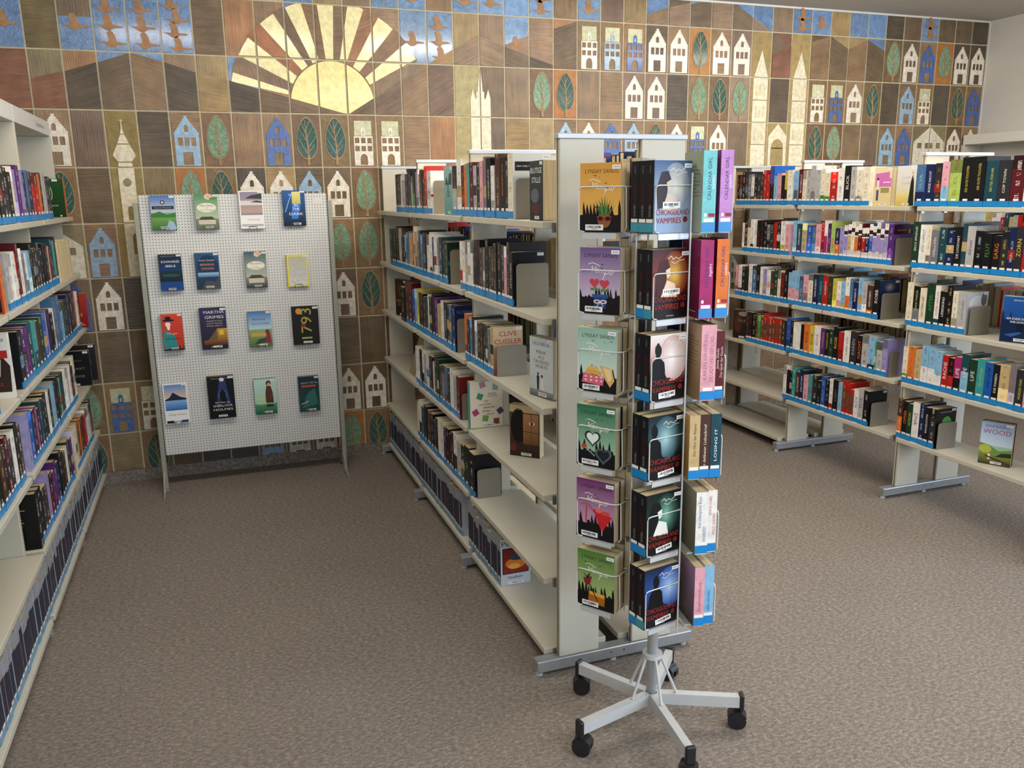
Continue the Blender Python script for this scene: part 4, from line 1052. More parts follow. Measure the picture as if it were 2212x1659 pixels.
def m_box(a, h):
    a.poly([(.12,.20),(.66,.16),(.70,.36),(.16,.42)], 'd8667c'); a.poly([(.22,.42),(.62,.38),(.62,.48),(.24,.52)], 'dba64d'); a.poly([(.26,.51),(.54,.49),(.54,.57),(.28,.58)], 'e3b35c')
    a.poly([(.58,.62),(.88,.56),(.95,.30),(.84,.14),(.72,.30)], 'dcb06a'); a.poly([(.66,.58),(.86,.54),(.88,.32),(.80,.26)], 'efcf94')
    for x in (.22,.36,.50,.62):
        for y in (.26,.34): a.heart(x, y, .028, 'f6e3e0')
def m_cuffs(a, h):
    a.heart(.42,.68,.21,'2b2f33'); a.heart(.42,.68,.16,'e2ece6'); a.heart(.70,.30,.22,'565d60'); a.heart(.70,.30,.16,'1a2226'); a.ell(.20,.46,.07,.06,'b44536'); a.line((.22,.44),(.48,.26),.03,'8d9494')
def m_glass(a, h):
    a.poly([(.44,.74),(.95,.62),(.72,.26),(.66,.26)], 'c8252a'); a.ell(.60,.72,.09,.06,'e66a66'); a.ell(.78,.68,.12,.05,'d94742'); a.line((.69,.27),(.69,.12),.02,'e9c6cc'); a.line((.52,.62),(.30,.84),.024,'d04844'); a.line((.30,.84),(.14,.82),.024,'d04844'); a.line((.28,.80),(.26,.40),.03,'b33a3c')
def m_drink(a, h):
    a.poly([(.30,.14),(.74,.10),(.76,.40),(.32,.42)], 'a8661c'); a.poly([(.34,.34),(.72,.30),(.74,.40),(.33,.42)], 'e0a640'); a.line((.30,.66),(.56,.20),.026,'2a1a16'); a.poly([(.16,.72),(.40,.80),(.36,.62),(.26,.52),(.20,.60)], '7e2a26'); a.poly([(.14,.86),(.26,.78),(.36,.90),(.30,.70)], '2a2020')
def A_chicago(lo, mid, hi, fig, bar=(.62,.14,.10)):
    def f(a, h):
        a.grad(.004,.004,.996,.30*h,lo,lo); a.grad(.004,.30*h,.996,.60*h,lo,mid); a.grad(.004,.60*h,.996,h-.004,mid,hi)
        fig(a, h)
        a.path([(.42,h-.20),(.5,h-.14),(.55,h-.22),(.62,h-.17),(.70,h-.21),(.80,h-.15)], .014, 'e9e4dc'); a.path([(.5,h-.26),(.6,h-.30),(.72,h-.24),(.86,h-.23)], .012, 'e9e4dc')
        a.text('CHICAGOLAND', .50, .42, .115, 'a33328', .88); a.text('VAMPIRES', .40, .255, .115, 'a33328', .66); a.ell(.84,.27,.06,.06,'7c2420')
        a.text('ROMAN', .5, .06, .03, 'c9c4bb', .2)
        a.chip(.98, h-.06); a.barcode(bar[0], bar[1], .46, .125, bar[2])
    return f
def fig_hair(skin, hair, x=.35, lit=None):
    def f(a, h):
        if lit: a.glow(x+.27, h*.64, .36, .48, lit[0], lit[1])
        a.poly([(x-.20,.48),(x-.24,h*.60),(x-.12,h*.84),(x+.06,h*.86),(x+.14,h*.74),(x+.05,h*.6),(x-.02,.52)], hair); a.poly([(x+.02,h*.70),(x+.14,h*.74),(x+.15,h*.62),(x+.06,h*.58)], skin); a.poly([(x-.10,.46),(x+.34,.44),(x+.28,h*.50),(x+.06,h*.56)], skin)
    return f
def fig_dark(x=.3, c='0d0d12', glow=None, gx=.7):
    def f(a, h):
        if glow: a.glow(gx, h*.63, .40, .50, glow[0], glow[1])
        P = [(-.22,.30),(.30,.30),(.36,.335),(.24,.345),(.20,.40),(.19,.48),(.17,.58),(.10,.625),(.045,.65),(.05,.68),(.085,.72),(.09,.78),(.06,.83),(.03,.85),(.02,.875),(-.02,.88),(-.045,.855),(-.085,.82),(-.09,.75),(-.06,.69),(-.055,.65),(-.14,.61),(-.19,.54),(-.21,.44)]
        a.poly([(max(.005, x+p), q*h) for p, q in P], c)
    return f
def land(bands):
    def f(a, h):
        for (y0, y1, c0, c1) in bands: a.grad(.004, y0*h, .996, y1*h, c0, c1)
    return f
def mount(a, h, y, c): a.poly([(0,y*h),(.0,(y+.10)*h),(.35,(y+.18)*h),(.62,(y+.08)*h),(1,(y+.14)*h),(1,y*h)], c)
# the sixteen covers on the pegboard
def pg_macbeth(a, h):
    a.grad(0,.5*h,1,h,'b9c6d8','4a6fae'); a.grad(0,0,1,.5*h,'2f6b2c','7fae5a'); mount(a,h,.36,'3f7a3c'); a.poly([(.55,.0),(.72,.3*h),(.60,.34*h),(.9,.22*h),(1,.04*h),(.9,0)], '9fb8cf')
    a.ell(.5,.80*h,.09,.09,'2a1a1c'); a.ell(.5,.80*h,.05,.05,'d8d4cc'); a.grad(.06,.60*h,.94,.69*h,'201618'); a.text('Hamish Macbeth', .5, .645*h, .055, 'c9b8a8', .7); a.barcode(.5,.1)
def pg_daisy(top, photo):
    def f(a, h):
        a.grad(0,0,1,h,'cfd6b8',top); a.ell(.6,.93*h,.17,.13,'e8c3b2'); a.ell(.6,.94*h,.08,.06,'dba692'); a.ell(.8,.88*h,.16,.05,'5f8a3a'); a.ell(.5,.62*h,.42,.21,'ece6d2'); a.text('Miss Daisy', .5, .68*h, .085, '3a342c', .58, 0, .2); a.text('und', .5, .61*h, .05, '3a342c'); a.text('der Tod im Wintergarten', .5, .55*h, .05, '3a342c', .6, 0, .2)
        a.grad(0,.0,1,.30*h,photo,'8a8672'); a.grad(.12,.14*h,.85,.27*h,'c9c4ae'); a.poly([(.1,.27*h),(.25,.36*h),(.7,.36*h),(.88,.27*h)],'4d4438'); a.barcode(.55,.10)
    return f
def pg_beach(a, h):
    a.grad(0,0,1,h,'f0eeea'); a.grad(.05,.36*h,.95,.97*h,'bfa08a','8f86a0'); a.grad(.05,.62*h,.95,.74*h,'dcd4cf'); a.poly([(.25,.80*h),(.5,.88*h),(.95,.93*h),(.95,.78*h)],'3c4038'); a.poly([(.45,.70*h),(.7,.74*h),(.95,.72*h),(.95,.68*h)],'3e3c3c'); a.grad(.05,.36*h,.95,.42*h,'7c7f9c','a89488'); a.text('Cornwall', .55, .24*h, .07, 'c9665c', .5); a.grad(.05,.06*h,.95,.12*h,'b9b6b4'); a.barcode(.5,.09)
def pg_dark(a, h):
    a.grad(0,0,1,h,'0b1420','2a5f9e'); a.grad(.42,.62*h,.80,.96*h,'c9b860','e6dc8e'); a.poly([(.36,.2*h),(.66,.2*h),(.80,.62*h),(.42,.62*h)],'3f78d0'); a.line((.1,.4*h),(.4,.9*h),.03,'9cc4ea'); a.text('SARA', .4,.88*h,.08,'c3d6dc'); 
    for s, y, w in (('IN',.58,.16),('THE',.48,.3),('DARK',.34,.62)): a.text(s,.58,y*h,.11,'f0f2f2',w)
    a.barcode(.6,.1)
def pg_seele(a, h):
    a.grad(0,0,1,h,'1d4a92','12232a'); a.grad(0,.25*h,1,.55*h,'0e2026','16343a'); a.ell(.5,.42*h,.4,.07,'2c4f52'); a.text('ELLEN DUNNE',.4,.95*h,.06,'8a9294',.6); a.text('SCHWARZE',.5,.80*h,.10,'f0f2f0',.8); a.text('SEELE',.5,.68*h,.10,'f0f2f0',.46); a.barcode(.5,.08)
def pg_cevennen(a, h):
    a.grad(0,0,1,h,'1b2b38','2a5584'); a.ell(.52,.64*h,.44,.30*h,'1c3450'); a.grad(.08,.34*h,.96,.46*h,'4a78b0','9cc0dc'); a.poly([(.2,.0),(.4,.24*h),(.8,.2*h),(.98,.4*h),(1,0)],'4a4a50'); a.text('Anne Chaplet',.5,.80*h,.07,'c9ccd2',.66); a.text('BRENNENDE',.5,.68*h,.09,'e08a4a',.6); a.text('CEVENNEN',.5,.57*h,.09,'e08a4a',.54); a.barcode(.55,.1)
def pg_adler(a, h):
    a.grad(0,0,1,h,'e8d93a'); a.grad(.08,.05*h,.94,.95*h,'d9d7d0','b9b8b2'); a.text('ADLER',.5,.84*h,.13,'d8c72c',.62); a.text('OLSEN',.5,.70*h,.13,'d8c72c',.66)
    r = random.Random(4)
    for k in range(34): x = r.uniform(.12,.8); y = r.uniform(.1,.62)*h; a.line((x,y),(x+r.uniform(.05,.16),y+r.uniform(-.08,.08)),.012,r.choice(['8d8c88','f2f1ee','a3a29e']))
    a.barcode(.55,.09)
def pg_verrat(a, h):
    a.grad(0,0,1,h,'b8352a','d8472f'); a.poly([(.05,.0),(.72,.0),(.60,.40*h),(.12,.58*h),(.02,.3*h)],'2f8a8c'); a.ell(.34,.83*h,.30,.055,'16161a'); a.ell(.32,.89*h,.15,.09,'16161a'); a.ell(.30,.72*h,.13,.12,'ece4da'); a.poly([(.22,.72*h),(.40,.66*h),(.36,.56*h),(.26,.58*h)],'f2ece4'); a.text('Margit',.45,.47*h,.08,'e9d5c2',.5,0,.3); a.text('DER VERRAT',.5,.32*h,.085,'17161a',.74); a.skyline(.08,3,'16161a',.2); a.barcode(.55,.1)
def pg_grimes(a, h):
    a.grad(0,0,1,h,'241c26','38325a'); a.text('MARTHA',.55,.90*h,.115,'eae6e0',.78); a.text('GRIMES',.55,.78*h,.115,'eae6e0',.72)
    for s, y in (('Inspektor Jury',.69),('und der Weg des',.63),('Mörders',.57)): a.text(s,.55,y*h,.05,'d8c88a',.6)
    a.poly([(.1,.1*h),(.55,.1*h),(.75,.5*h),(.62,.5*h)],'6e5a34'); a.grad(.62,.1*h,1,.5*h,'7a4a1c','c8973a'); a.grad(.7,.34*h,.86,.46*h,'e9c23f'); a.grad(.1,.1*h,1,.22*h,'4a2c1a','8c5a2c'); a.barcode(.6,.1)
def pg_strich(a, h):
    a.grad(0,.5*h,1,h,'b9d4e4','3f74b4'); a.grad(0,0,1,.5*h,'4c6a3a','8fae6a'); a.grad(.1,.30*h,.75,.40*h,'c9a45c'); a.text('Mord nach',.45,.78*h,.095,'2a2a30',.55,0,.25); a.text('Strich und Faden',.52,.66*h,.095,'2a2a30',.76,0,.25); a.ell(.80,.42*h,.09,.10,'7c2a38'); a.poly([(.72,.1*h),(.95,.1*h),(.90,.40*h),(.75,.42*h)],'8c2c3c'); a.poly([(.2,.08*h),(.7,.12*h),(.75,.26*h),(.4,.22*h)],'3c4440'); a.barcode(.6,.1)
def pg_1793(a, h):
    a.grad(0,0,1,h,'17150e','1d1a10'); a.ell(.26,.88*h,.12,.12,'e0933a'); a.text('1793',.52,.55*h,.40,'b3a64a',h*.80,math.pi/2); a.ell(.4,.5*h,.09,.07,'8a2a1c'); a.barcode(.55,.09)
def pg_donau(a, h):
    a.grad(0,0,1,h,'eeeeec'); a.grad(.05,.33*h,.95,.60*h,'2a5fb4','8cb8e4'); a.grad(.05,.60*h,.95,.97*h,'e8c6a0','4f8ed0'); a.poly([(.05,.60*h),(.25,.66*h),(.4,.78*h),(.55,.72*h),(.7,.66*h),(.95,.62*h),(.95,.58*h),(.05,.58*h)],'1e2a3e'); a.text('STILLE DONAU',.52,.22*h,.07,'2a2c34',.74); a.grad(.05,.02,.45,.14,'1b1b20'); a.grad(.6,.02,.95,.14,'26427e'); a.barcode(.5,.09)
def pg_holmes(a, h):
    a.grad(0,0,1,h,'0c0c10','101016'); a.poly([(.28,.3*h),(.85,.3*h),(.66,.95*h),(.46,.95*h)],'2b3a66'); a.ell(.55,.92*h,.09,.08,'e4e8f0'); a.ell(.55,.55*h,.20,.22,'3f548c'); a.poly([(.42,.3*h),(.44,.60*h),(.55,.70*h),(.66,.60*h),(.70,.3*h)],'0a0a0e'); a.text('GRAHAM MOORE',.5,.95*h,.05,'a8a06a',.7)
    for s, y, w in (('Der Mann, der',.38,.56),('SHERLOCK',.30,.74),('HOLMES',.21,.74)): a.text(s,.53,y*h,.085 if w > .6 else .055,'eceae4',w)
    a.barcode(.5,.1)
def pg_keinmal(a, h):
    a.grad(0,0,1,h,'8cc2ae','c3ded0'); a.grad(0,0,1,.30*h,'1e5a3e','4f8f6c'); a.ell(.66,.88*h,.12,.13,'6a4028'); a.poly([(.50,.34*h),(.86,.34*h),(.84,.60*h),(.76,.80*h),(.56,.80*h),(.50,.58*h)],'5a3426'); a.ell(.68,.84*h,.06,.08,'d9a888'); a.poly([(.52,.20*h),(.84,.20*h),(.86,.36*h),(.50,.36*h)],'23303a')
    for s, x, y, w in (('EINMAL',.26,.46,.42),('IST',.36,.39,.2),('KEINMAL',.52,.30,.78)): a.text(s,x,y*h,.10,'e8e23a',w)
    a.barcode(.6,.1)
def pg_metal(a, h):
    a.grad(0,0,1,h,'1e4a48','1b2c34'); a.poly([(.2,.1*h),(.9,.2*h),(.8,.66*h),(.5,.56*h),(.3,.4*h)],'2f6a62'); a.text('HEAVY METAL',.54,.82*h,.085,'b9c2c4',.84); a.grad(.14,.70*h,.85,.755*h,'c04a38'); a.line((.1,.22*h),(.45,.3*h),.03,'d9d9d2'); a.line((.15,.12*h),(.4,.26*h),.02,'c9604c'); a.barcode(.62,.09)
def A_dark_generic(bg, acc, txt=None):
    def f(a, h):
        a.grad(.004,.004,.996,h-.004,bg,bg); a.ell(.5,.55*h,.3,.3*h,acc)
        if txt: a.text(txt,.5,.85*h,.1,'d9d5cc',.7)
        a.barcode(.55,.09)
    return f

# ------------------------------------------------------------------ books that show a cover
def face_out(x, y, z, ang, W, H, T, spine, front, label, name='book', back=None, cov=None, title=None, ink=None, lab=True, teal=False, tilt=0):
    """front cover faces the direction ang (degrees, world); x, y = lower corner on the spine side of the cover"""
    n = Vector((math.cos(math.radians(ang)), math.sin(math.radians(ang)), 0))
    o = Vector((x, y, z)) - n*(T/2)
    M = Matrix.Translation(o) @ Matrix.Rotation(math.radians(ang), 4, 'Z') @ Matrix.Rotation(math.radians(tilt), 4, 'Y')
    b = Bk(spine, T, H, W, M, title=title, ink=ink, nolabel=not lab, name=name, cov=cov, teal=teal)
    b.front = front; b.back = back; b.force = True; b.label = label
    BOOKS.append(b); return b
Z = ZS
e_ = .0005
face_out(1.79, -1.50, Z[0]+e_, 180, .135, .205, .03, 't', A_plain('4d8f90','9cc3bc',[('&',.5,.42,'2a5f66',None)],extra=lambda a,h: (a.poly([(.1,.62*h),(.3,.80*h),(.5,.66*h),(.6,.84*h),(.9,.86*h),(.9,.62*h)],'3c5052'),)), 'teal book with a large ampersand facing out on the top shelf of the middle bookcase')
face_out(1.79, -2.545, Z[0]+e_, 180, .112, .185, .05, 'k', A_plain('15171a','3a4248',[('BLUTIGE',.84,.15,'e9e6e0',.84),('STILLE',.68,.15,'e9e6e0',.66)],extra=lambda a,h: (a.ell(.4,.42*h,.3,.12*h,'5a646a'), a.ell(.5,.2*h,.35,.1*h,'4a2426'))), 'thick black book turned face out, end of the middle bookcase top shelf')
face_out(1.79, -.36, Z[2]+e_, 195, .135, .21, .03, 'n', A_plain('1c1412','3a2620',[('ORPHEUS',.42,.11,'b8974e',.8),('SCAR',.32,.11,'b8974e',.5)],extra=lambda a,h: a.ell(.5,.7*h,.26,.2*h,'5a3428')), 'dark brown book with gold title facing out, third shelf of the middle bookcase')
face_out(1.80, -2.505, Z[2]+e_, 194, .135, .205, .04, 'G', A_plain('b9bfc2','ccd6d8',[('LILLI BECK',.90,.08,'4a4e52',.72),('MEHR',.76,.085,'8a6a3a',.42),('ALS',.68,.085,'8a6a3a',.26),('TAUSEND',.60,.085,'8a6a3a',.68),('WORTE',.52,.085,'8a6a3a',.52)],extra=lambda a,h: (a.poly([(.32,.12*h),(.40,.12*h),(.42,.36*h),(.30,.36*h)],'3a3634'), a.ell(.36,.39*h,.035,.045,'3a3634'), a.poly([(.46,.14*h),(.62,.14*h),(.57,.33*h),(.50,.33*h)],'d8d2c8'), a.ell(.53,.36*h,.035,.045,'2e2a28'), a.line((.57,.3*h),(.75,.34*h),.02,'d8d2c8'), a.grad(0,0,1,.12*h,'4c4e50','8a8e90'))), 'pale grey book with a walking couple facing out on the middle bookcase')
face_out(1.812, -2.255, Z[3]+e_, 224, .125, .20, .035, 'W', A_plain('2a1c14','5a4030',[('JULIE KLASSEN',.93,.06,'c9b88c',.8)],extra=lambda a,h: (a.grad(0,.86*h,1,h,'cbb98a'), a.ell(.3,.6*h,.26,.34*h,'17100c'), a.grad(.45,.25*h,.96,.84*h,'6e4a2a','c08a5a'), a.ell(.74,.66*h,.10,.05,'efe2cf'), a.ell(.74,.66*h,.045,.045,'3a2418'), a.line((.45,.5*h),(.96,.48*h),.02,'4a2c18'), a.line((.72,.25*h),(.72,.84*h),.015,'4a2c18'), a.poly([(.02,.1*h),(.2,.1*h),(.22,.22*h),(.04,.26*h)],'6e2a24'))), 'brown book with a peering eye on its cover, fourth shelf of the middle bookcase')
face_out(1.80, -.60, Z[3]+e_, 180, .14, .21, .02, 'W', A_plain('8f8468','a89c7c',[],bar=False,chip=False), 'tan book leaning beside the row near the tiled wall, fourth shelf of the middle bookcase', tilt=-18, lab=False)
face_out(4.112, -1.545, Z[0]+e_, 180, .125, .195, .028, 'R', A_plain('dcc48c','e6d6b0',[],extra=lambda a,h: (a.poly([(.08,.50*h),(.96,.50*h),(.96,.72*h),(.84,.72*h),(.84,.88*h),(.08,.84*h)],'d070b4'), a.grad(.5,.60*h,.9,.63*h,'efd0e4'), a.ell(.22,.70*h,.05,.05,'2a2020'), a.grad(.16,.42*h,.30,.67*h,'e6d8c4'), a.grad(.17,.14*h,.29,.42*h,'31507a'), a.grad(.4,.34*h,.86,.47*h,'9a8f5c'))), 'sand coloured book with a pink panel facing out on the white-wall bookcase')
face_out(4.112, -1.70, Z[0]+e_, 180, .125, .198, .028, 'W', A_plain('d9c88c','dcdcdc',[('Love',.72,.13,'a9b0c0',.4),('Luck',.58,.13,'a9b0c0',.44)],extra=lambda a,h: (a.grad(0,0,1,.32*h,'c9a848','dccf8a'), a.poly([(.66,.02),(.96,.02),(.90,.60*h),(.82,.78*h),(.74,.60*h)],'1b2420'), a.ell(.82,.82*h,.07,.07,'d8b898'))), 'pale book with a woman in a black dress facing out on the white-wall bookcase')
face_out(4.115, -.345, Z[3]+e_, 200, .13, .195, .03, 'n', A_plain('1f1614','3a2a24',[('TÉLÉ',.62,.1,'8a7a6a',.5)],extra=lambda a,h: (a.ell(.3,.5*h,.2,.3*h,'4a2c20'), a.ell(.6,.86*h,.3,.08*h,'8a8276'))), 'dark brown book facing out near the tiled wall, fourth shelf beside the white wall')
face_out(4.125, -2.375, Z[2]+e_, 197, .155, .205, .035, 'w', A_plain('16356a','1f5aa8',[('KERWIN SCHNELL',.92,.04,'e9eef2',.44),('AM ENDE STERBEN',.52,.062,'f2f4f6',.74),('WIR SOWIESO',.45,.062,'f2f4f6',.54)],extra=lambda a,h: (a.grad(0,0,1,.27*h,'e9e9e6'), a.skyline(.55*h,9,'0f2448',.72*h), a.ell(.80,.70*h,.07,.07,'f2f4f0'), a.poly([(.40,.24*h),(.62,.24*h),(.60,.44*h),(.56,.48*h),(.44,.48*h),(.42,.42*h)],'0d1830'), a.poly([(.1,.16*h),(.5,.24*h),(.58,.22*h),(.3,.12*h)],'2f5a94')), chip=False), 'blue and white book with two silhouettes facing out on the white-wall bookcase')
face_out(4.140, -2.325, Z[4]+e_, 208, .135, .205, .04, 'R', A_plain('7fae5a','b9cfe0',[('BARBARA',.91,.11,'a8607a',.74),('WOOD',.78,.17,'b0506a',.86)],extra=lambda a,h: (a.grad(0,.45*h,1,h,'c9d8e2','8fb4da'), a.poly([(0,.5*h),(.3,.46*h),(.6,.34*h),(1,.40*h),(1,.2*h),(0,.2*h)],'6f8f4a'), a.grad(0,0,1,.24*h,'3a2a20','7a8a3a'), a.ell(.18,.36*h,.2,.1*h,'b3b84a'), a.poly([(.5,.2*h),(.7,.3*h),(1,.32*h),(1,.22*h)],'2a3020'), a.grad(.28,.12*h,.36,.26*h,'e9c6c0'), a.line((.2,.2*h),(1,.05*h),.05,'4a2c20'))), 'book with a sunny valley and garden on its cover standing beside a bookend, fifth shelf')
# covers at the ends of rows
cl.front = A_plain('8a4a20','d9c29a',[('CLIVE',.86,.15,'a8201c',.60),('CUSSLER',.70,.15,'a8201c',.92)],bar=False)
br.D = .145; br.cov = 'e8dcc8'
def f_brief(a, h):
    a.grad(.0,.004,.996,h-.004,'e3d6c0','eadfcb')
    for (x,y,c,r) in ((.38,.93,'b88a9a',.3),(.78,.86,'8fa39a',-.1),(.30,.68,'4f8a6a',-.4),(.16,.34,'a8466a',.5),(.92,.34,'5a4060',.6),(.46,.20,'6a9a4a',-.2),(.80,.12,'7a4a3a',0)):
        cr, sr = math.cos(r)*.09, math.sin(r)*.09; a.poly([(x-cr+sr,y*h-sr-cr),(x+cr+sr,y*h+sr-cr),(x+cr-sr,y*h+sr+cr),(x-cr-sr,y*h-sr+cr)], c)
    a.text('HELEN',.68,.73*h,.055,'3a3632',.24); a.text('CULLEN',.68,.68*h,.055,'3a3632',.28)
    for s, x, y in (('Die',.48,.58),('verlorenen',.45,.51),('Briefe des',.58,.44),('William',.48,.36),('Woolf',.60,.29)): a.text(s,x,y*h,.06,'2a2826',None,.04,.3)
    a.barcode(.55,.07,.4,.07)
br.front = f_brief; br.force = True; br.label = 'thick book with turquoise spine and postage stamps on its cream cover, middle bookcase'
def f_stalk(a, h):
    a.grad(.0,.004,.996,h-.004,'b9bcc2','c9ccd2'); a.text('Perry',.35,.90*h,.17,'23284a',.62); a.grad(.06,.24*h,.94,.80*h,'1a1c2c'); a.grad(.09,.26*h,.91,.78*h,'8a2c1a','6e1c1a'); a.ell(.5,.46*h,.34,.12*h,'d0782c'); a.ell(.55,.60*h,.26,.08*h,'3a3c4c'); a.ell(.45,.40*h,.2,.06*h,'e6a850'); a.text('Stalker',.5,.165*h,.09,'1b1c24',.5); a.barcode(.5,.07,.5,.085)
sv[-1].front = f_stalk; sv[-1].force = True; sv[-1].label = 'last silver volume with an orange picture on its cover, bottom shelf of the middle bookcase'
up.front = A_plain('a9abad','c9cacc',[],bar=False,extra=lambda a,h: (a.ell(.5,.7*h,.4,.22*h,'e2e2e0'), a.ell(.8,.82*h,.14,.16*h,'6a6a6c')))
def chip_only(a, h): a.chip(.97, h-.03)
c0a[-1].front = lambda a, h: (a.grad(0,.40*h,1,.46*h,'b8302a'), a.ell(.7,.72*h,.08,.05,'26262c'), a.ell(.74,.60*h,.06,.05,'26262c'))
c0a[-2].front = lambda a, h: a.grad(0,0,1,h,'9a2a28','a83430')
c0m[-1].front = lambda a, h: (a.text('JOANNA CANNON',.52,h-.12,.075,'d8c4a8',.7), a.chip(.98,h-.05)); c0m[-1].cov = 'e9e2d2'
c0b[-1].front = lambda a, h: (a.grad(0,0,1,h,'d3d8d8','e4e4e0'), a.grad(.05,.74*h,.62,.88*h,'16181c'), a.text('NEW YORK TIMES',.32,.81*h,.04,'e9e6e0',.44), a.chip(.97,h-.04), a.ell(.8,.6*h,.12,.1,'b9c4c8'))
for q in (c1b[-1], c1b[-3], c1b[-5], c2a[-1], c4a[-1], r4b[-1]): q.front = chip_only
c1a[-1].front = lambda a, h: (a.grad(0,0,1,h,'18343a','142a1c'), a.ell(.4,.5*h,.4,.12*h,'2a6a7a'), a.grad(.2,.82*h,.8,.83*h,'6a8a3a'))
c2a[-1].front = lambda a, h: (a.grad(0,0,1,h,'141a38','18224a'), a.text('FLORIAN B',.48,.86*h,.09,'5a86b8',.8), a.text('DER',.7,.68*h,.07,'5a86b8',.2))
c3a[-1].front = lambda a, h: a.grad(0,0,1,h,'4a1414','7a2420')
r1b[-1].front = lambda a, h: (a.grad(0,0,1,h,'6a4a8a','5a3a7a'), a.grad(0,.76*h,1,h,'241018','2e1430'), a.text('ROMAN',.4,.86*h,.06,'b98a4a',.4), a.grad(.72,.78*h,.82,.88*h,'c8953a'))
r2b[-1].front = lambda a, h: (a.grad(0,0,1,h,'0e1526','1a2c54'), a.glow(.5,.82*h,.3,.14*h,'1a2c54','b8a89a'), a.chip(.97,h-.03))
r4c[-1].front = lambda a, h: (a.grad(0,0,1,h,'111413','161a18'), a.ell(.55,.62*h,.24,.18*h,'5aa84a'), a.grad(.2,.9*h,.8,.92*h,'8a9488'), a.chip(.97,h-.03))
gl.cov = '16331c'; gl.back = lambda a, h: (a.grad(0,0,1,h,'12300f','1c4a1e'), a.ell(.35,.62*h,.22,.26*h,'b9d8a0'), a.ell(.42,.62*h,.13,.18*h,'2a5a2c'), a.text('KLEINE NACHT',.45,.30*h,.06,'d0d8c8',.6), a.chip(.8,h-.02), a.ell(.8,.05,.04,.04,'c9ccc4')); gl.force = True; gl.label = 'dark green book with glowing ring and orange spine, top shelf of the header-board bookcase'
rl.cov = '111113'; rl.back = lambda a, h: (a.grad(0,0,1,h,'b8412a'), a.grad(.05,.04,.95,h-.04,'0e0d0e','151415')); rl.force = True; rl.label = 'black book with an orange-red border on the second shelf of the header-board bookcase'
def f_turt(a, h):
    a.grad(0,0,1,h,'ece6da','f2eee4'); a.text('TURTSCHI',.55,.90*h,.075,'2a2624',.7); a.poly([(.6,.9*h),(.8,.6*h),(.75,.35*h),(.55,.1*h),(.95,.1*h),(.98,.5*h)],'3a2a22'); a.grad(.55,.62*h,.95,.74*h,'b8302a')
    for s, y in (('DIE',.70),('SIEBEN',.60),('TODE',.50),('DER',.41),('EVELYN',.32),('HARDCASTLE',.22)): a.text(s,.42,y*h,.085,'b03a30',None)
    a.barcode(.5,.09)
tu.cov = 'ece6da'; tu.back = f_turt; tu.force = True; tu.label = 'white book with red title lines facing the aisle, third shelf of the header-board bookcase'
mn.cov = '7a1c1c'; mn.back = lambda a, h: (a.grad(0,0,1,h,'6a1614','a8322a'), a.text('CITY',.5,.52*h,.14,'e9b83a',.5), a.text('LIES',.5,.38*h,.14,'e9b83a',.6), a.poly([(.3,.95*h),(.7,.95*h),(.5,.65*h)],'d8d0b0'), a.poly([(.1,.05*h),(.5,.3*h),(.9,.05*h)],'e0582a')); mn.force = True; mn.label = 'red book with yellow title letters beside the tiled wall, third shelf of the header-board bookcase'
lv_.cov = 'a9a3cc'; lv_.back = lambda a, h: [a.grad(.12,(.2+.06*k)*h,.5+.3*(k % 3)/3,(.215+.06*k)*h,'8f88b4') for k in range(10)]; lv_.force = True; lv_.label = 'thick lavender book at the near end of the fourth shelf, header-board bookcase'
def f_ast(a, h): a.grad(0,0,1,h,'0b0b0d','121214'); a.text('LAST',.55,.50*h,.09,'8f8c80',.5); a.text('CODE',.5,.28*h,.09,'8f8c80',.5); a.grad(.3,.72*h,.7,.73*h,'7c7a6c'); a.chip(.96,h-.03); a.barcode(.35,.07)
as1.cov = '0b0b0d'; as1.back = f_ast; as1.force = True; as1.label = 'black book with thin grey title letters, fourth shelf of the header-board bookcase'
as2.cov = '15171b'; as2.back = lambda a, h: (a.grad(0,0,1,h,'14161a','24282e'), a.ell(.5,.75*h,.3,.12*h,'b9bcc0'), a.ell(.5,.5*h,.35,.1*h,'3f4650'), a.text('CITY',.5,.36*h,.1,'c9ccd0',.5), a.chip(.96,h-.03)); as2.force = True; as2.label = 'black and white photo-cover book nearest the tiled wall, fourth shelf of the header-board bookcase'
def f_bkk(a, h):
    a.grad(0,0,1,h,'101011','141415')
    for y, w in ((.9,.1),(.84,.1),(.72,.6),(.56,.5),(.50,.55),(.44,.5),(.28,.3)): a.grad(.12,y*h,.12+w,y*h+.018,'c2c43c')
bkk.cov = '101011'; bkk.back = f_bkk; bkk.force = True; bkk.label = 'thick black book with yellow back-cover print, fifth shelf of the header-board bookcase'
wl.cov = 'cfd0dc'; wl.back = lambda a, h: (a.grad(0,0,1,h,'b3956a','d3d4e2'), [a.grad(.15,(.40+.05*k)*h,.15+.5*((k*7) % 5)/5+.15,(.412+.05*k)*h,'8a8aa0') for k in range(8)], a.ell(.5,.08*h,.2,.05,'7a9ac0')); wl.force = True; wl.label = 'cream book with pale lavender back cover, fifth shelf of the header-board bookcase'
for k, q in enumerate(cr):
    q.cov = 'd8c79a'; q.M = q.M @ Matrix.Translation((0, q.D, 0)) @ Matrix.Rotation(math.pi, 4, 'Z'); q.nolabel = True; q.force = True
    q.label = 'book turned with its cream page edges outward, %s from the tiled wall, second shelf' % ordinal(5-k); q.group = 'books with page edges outward'
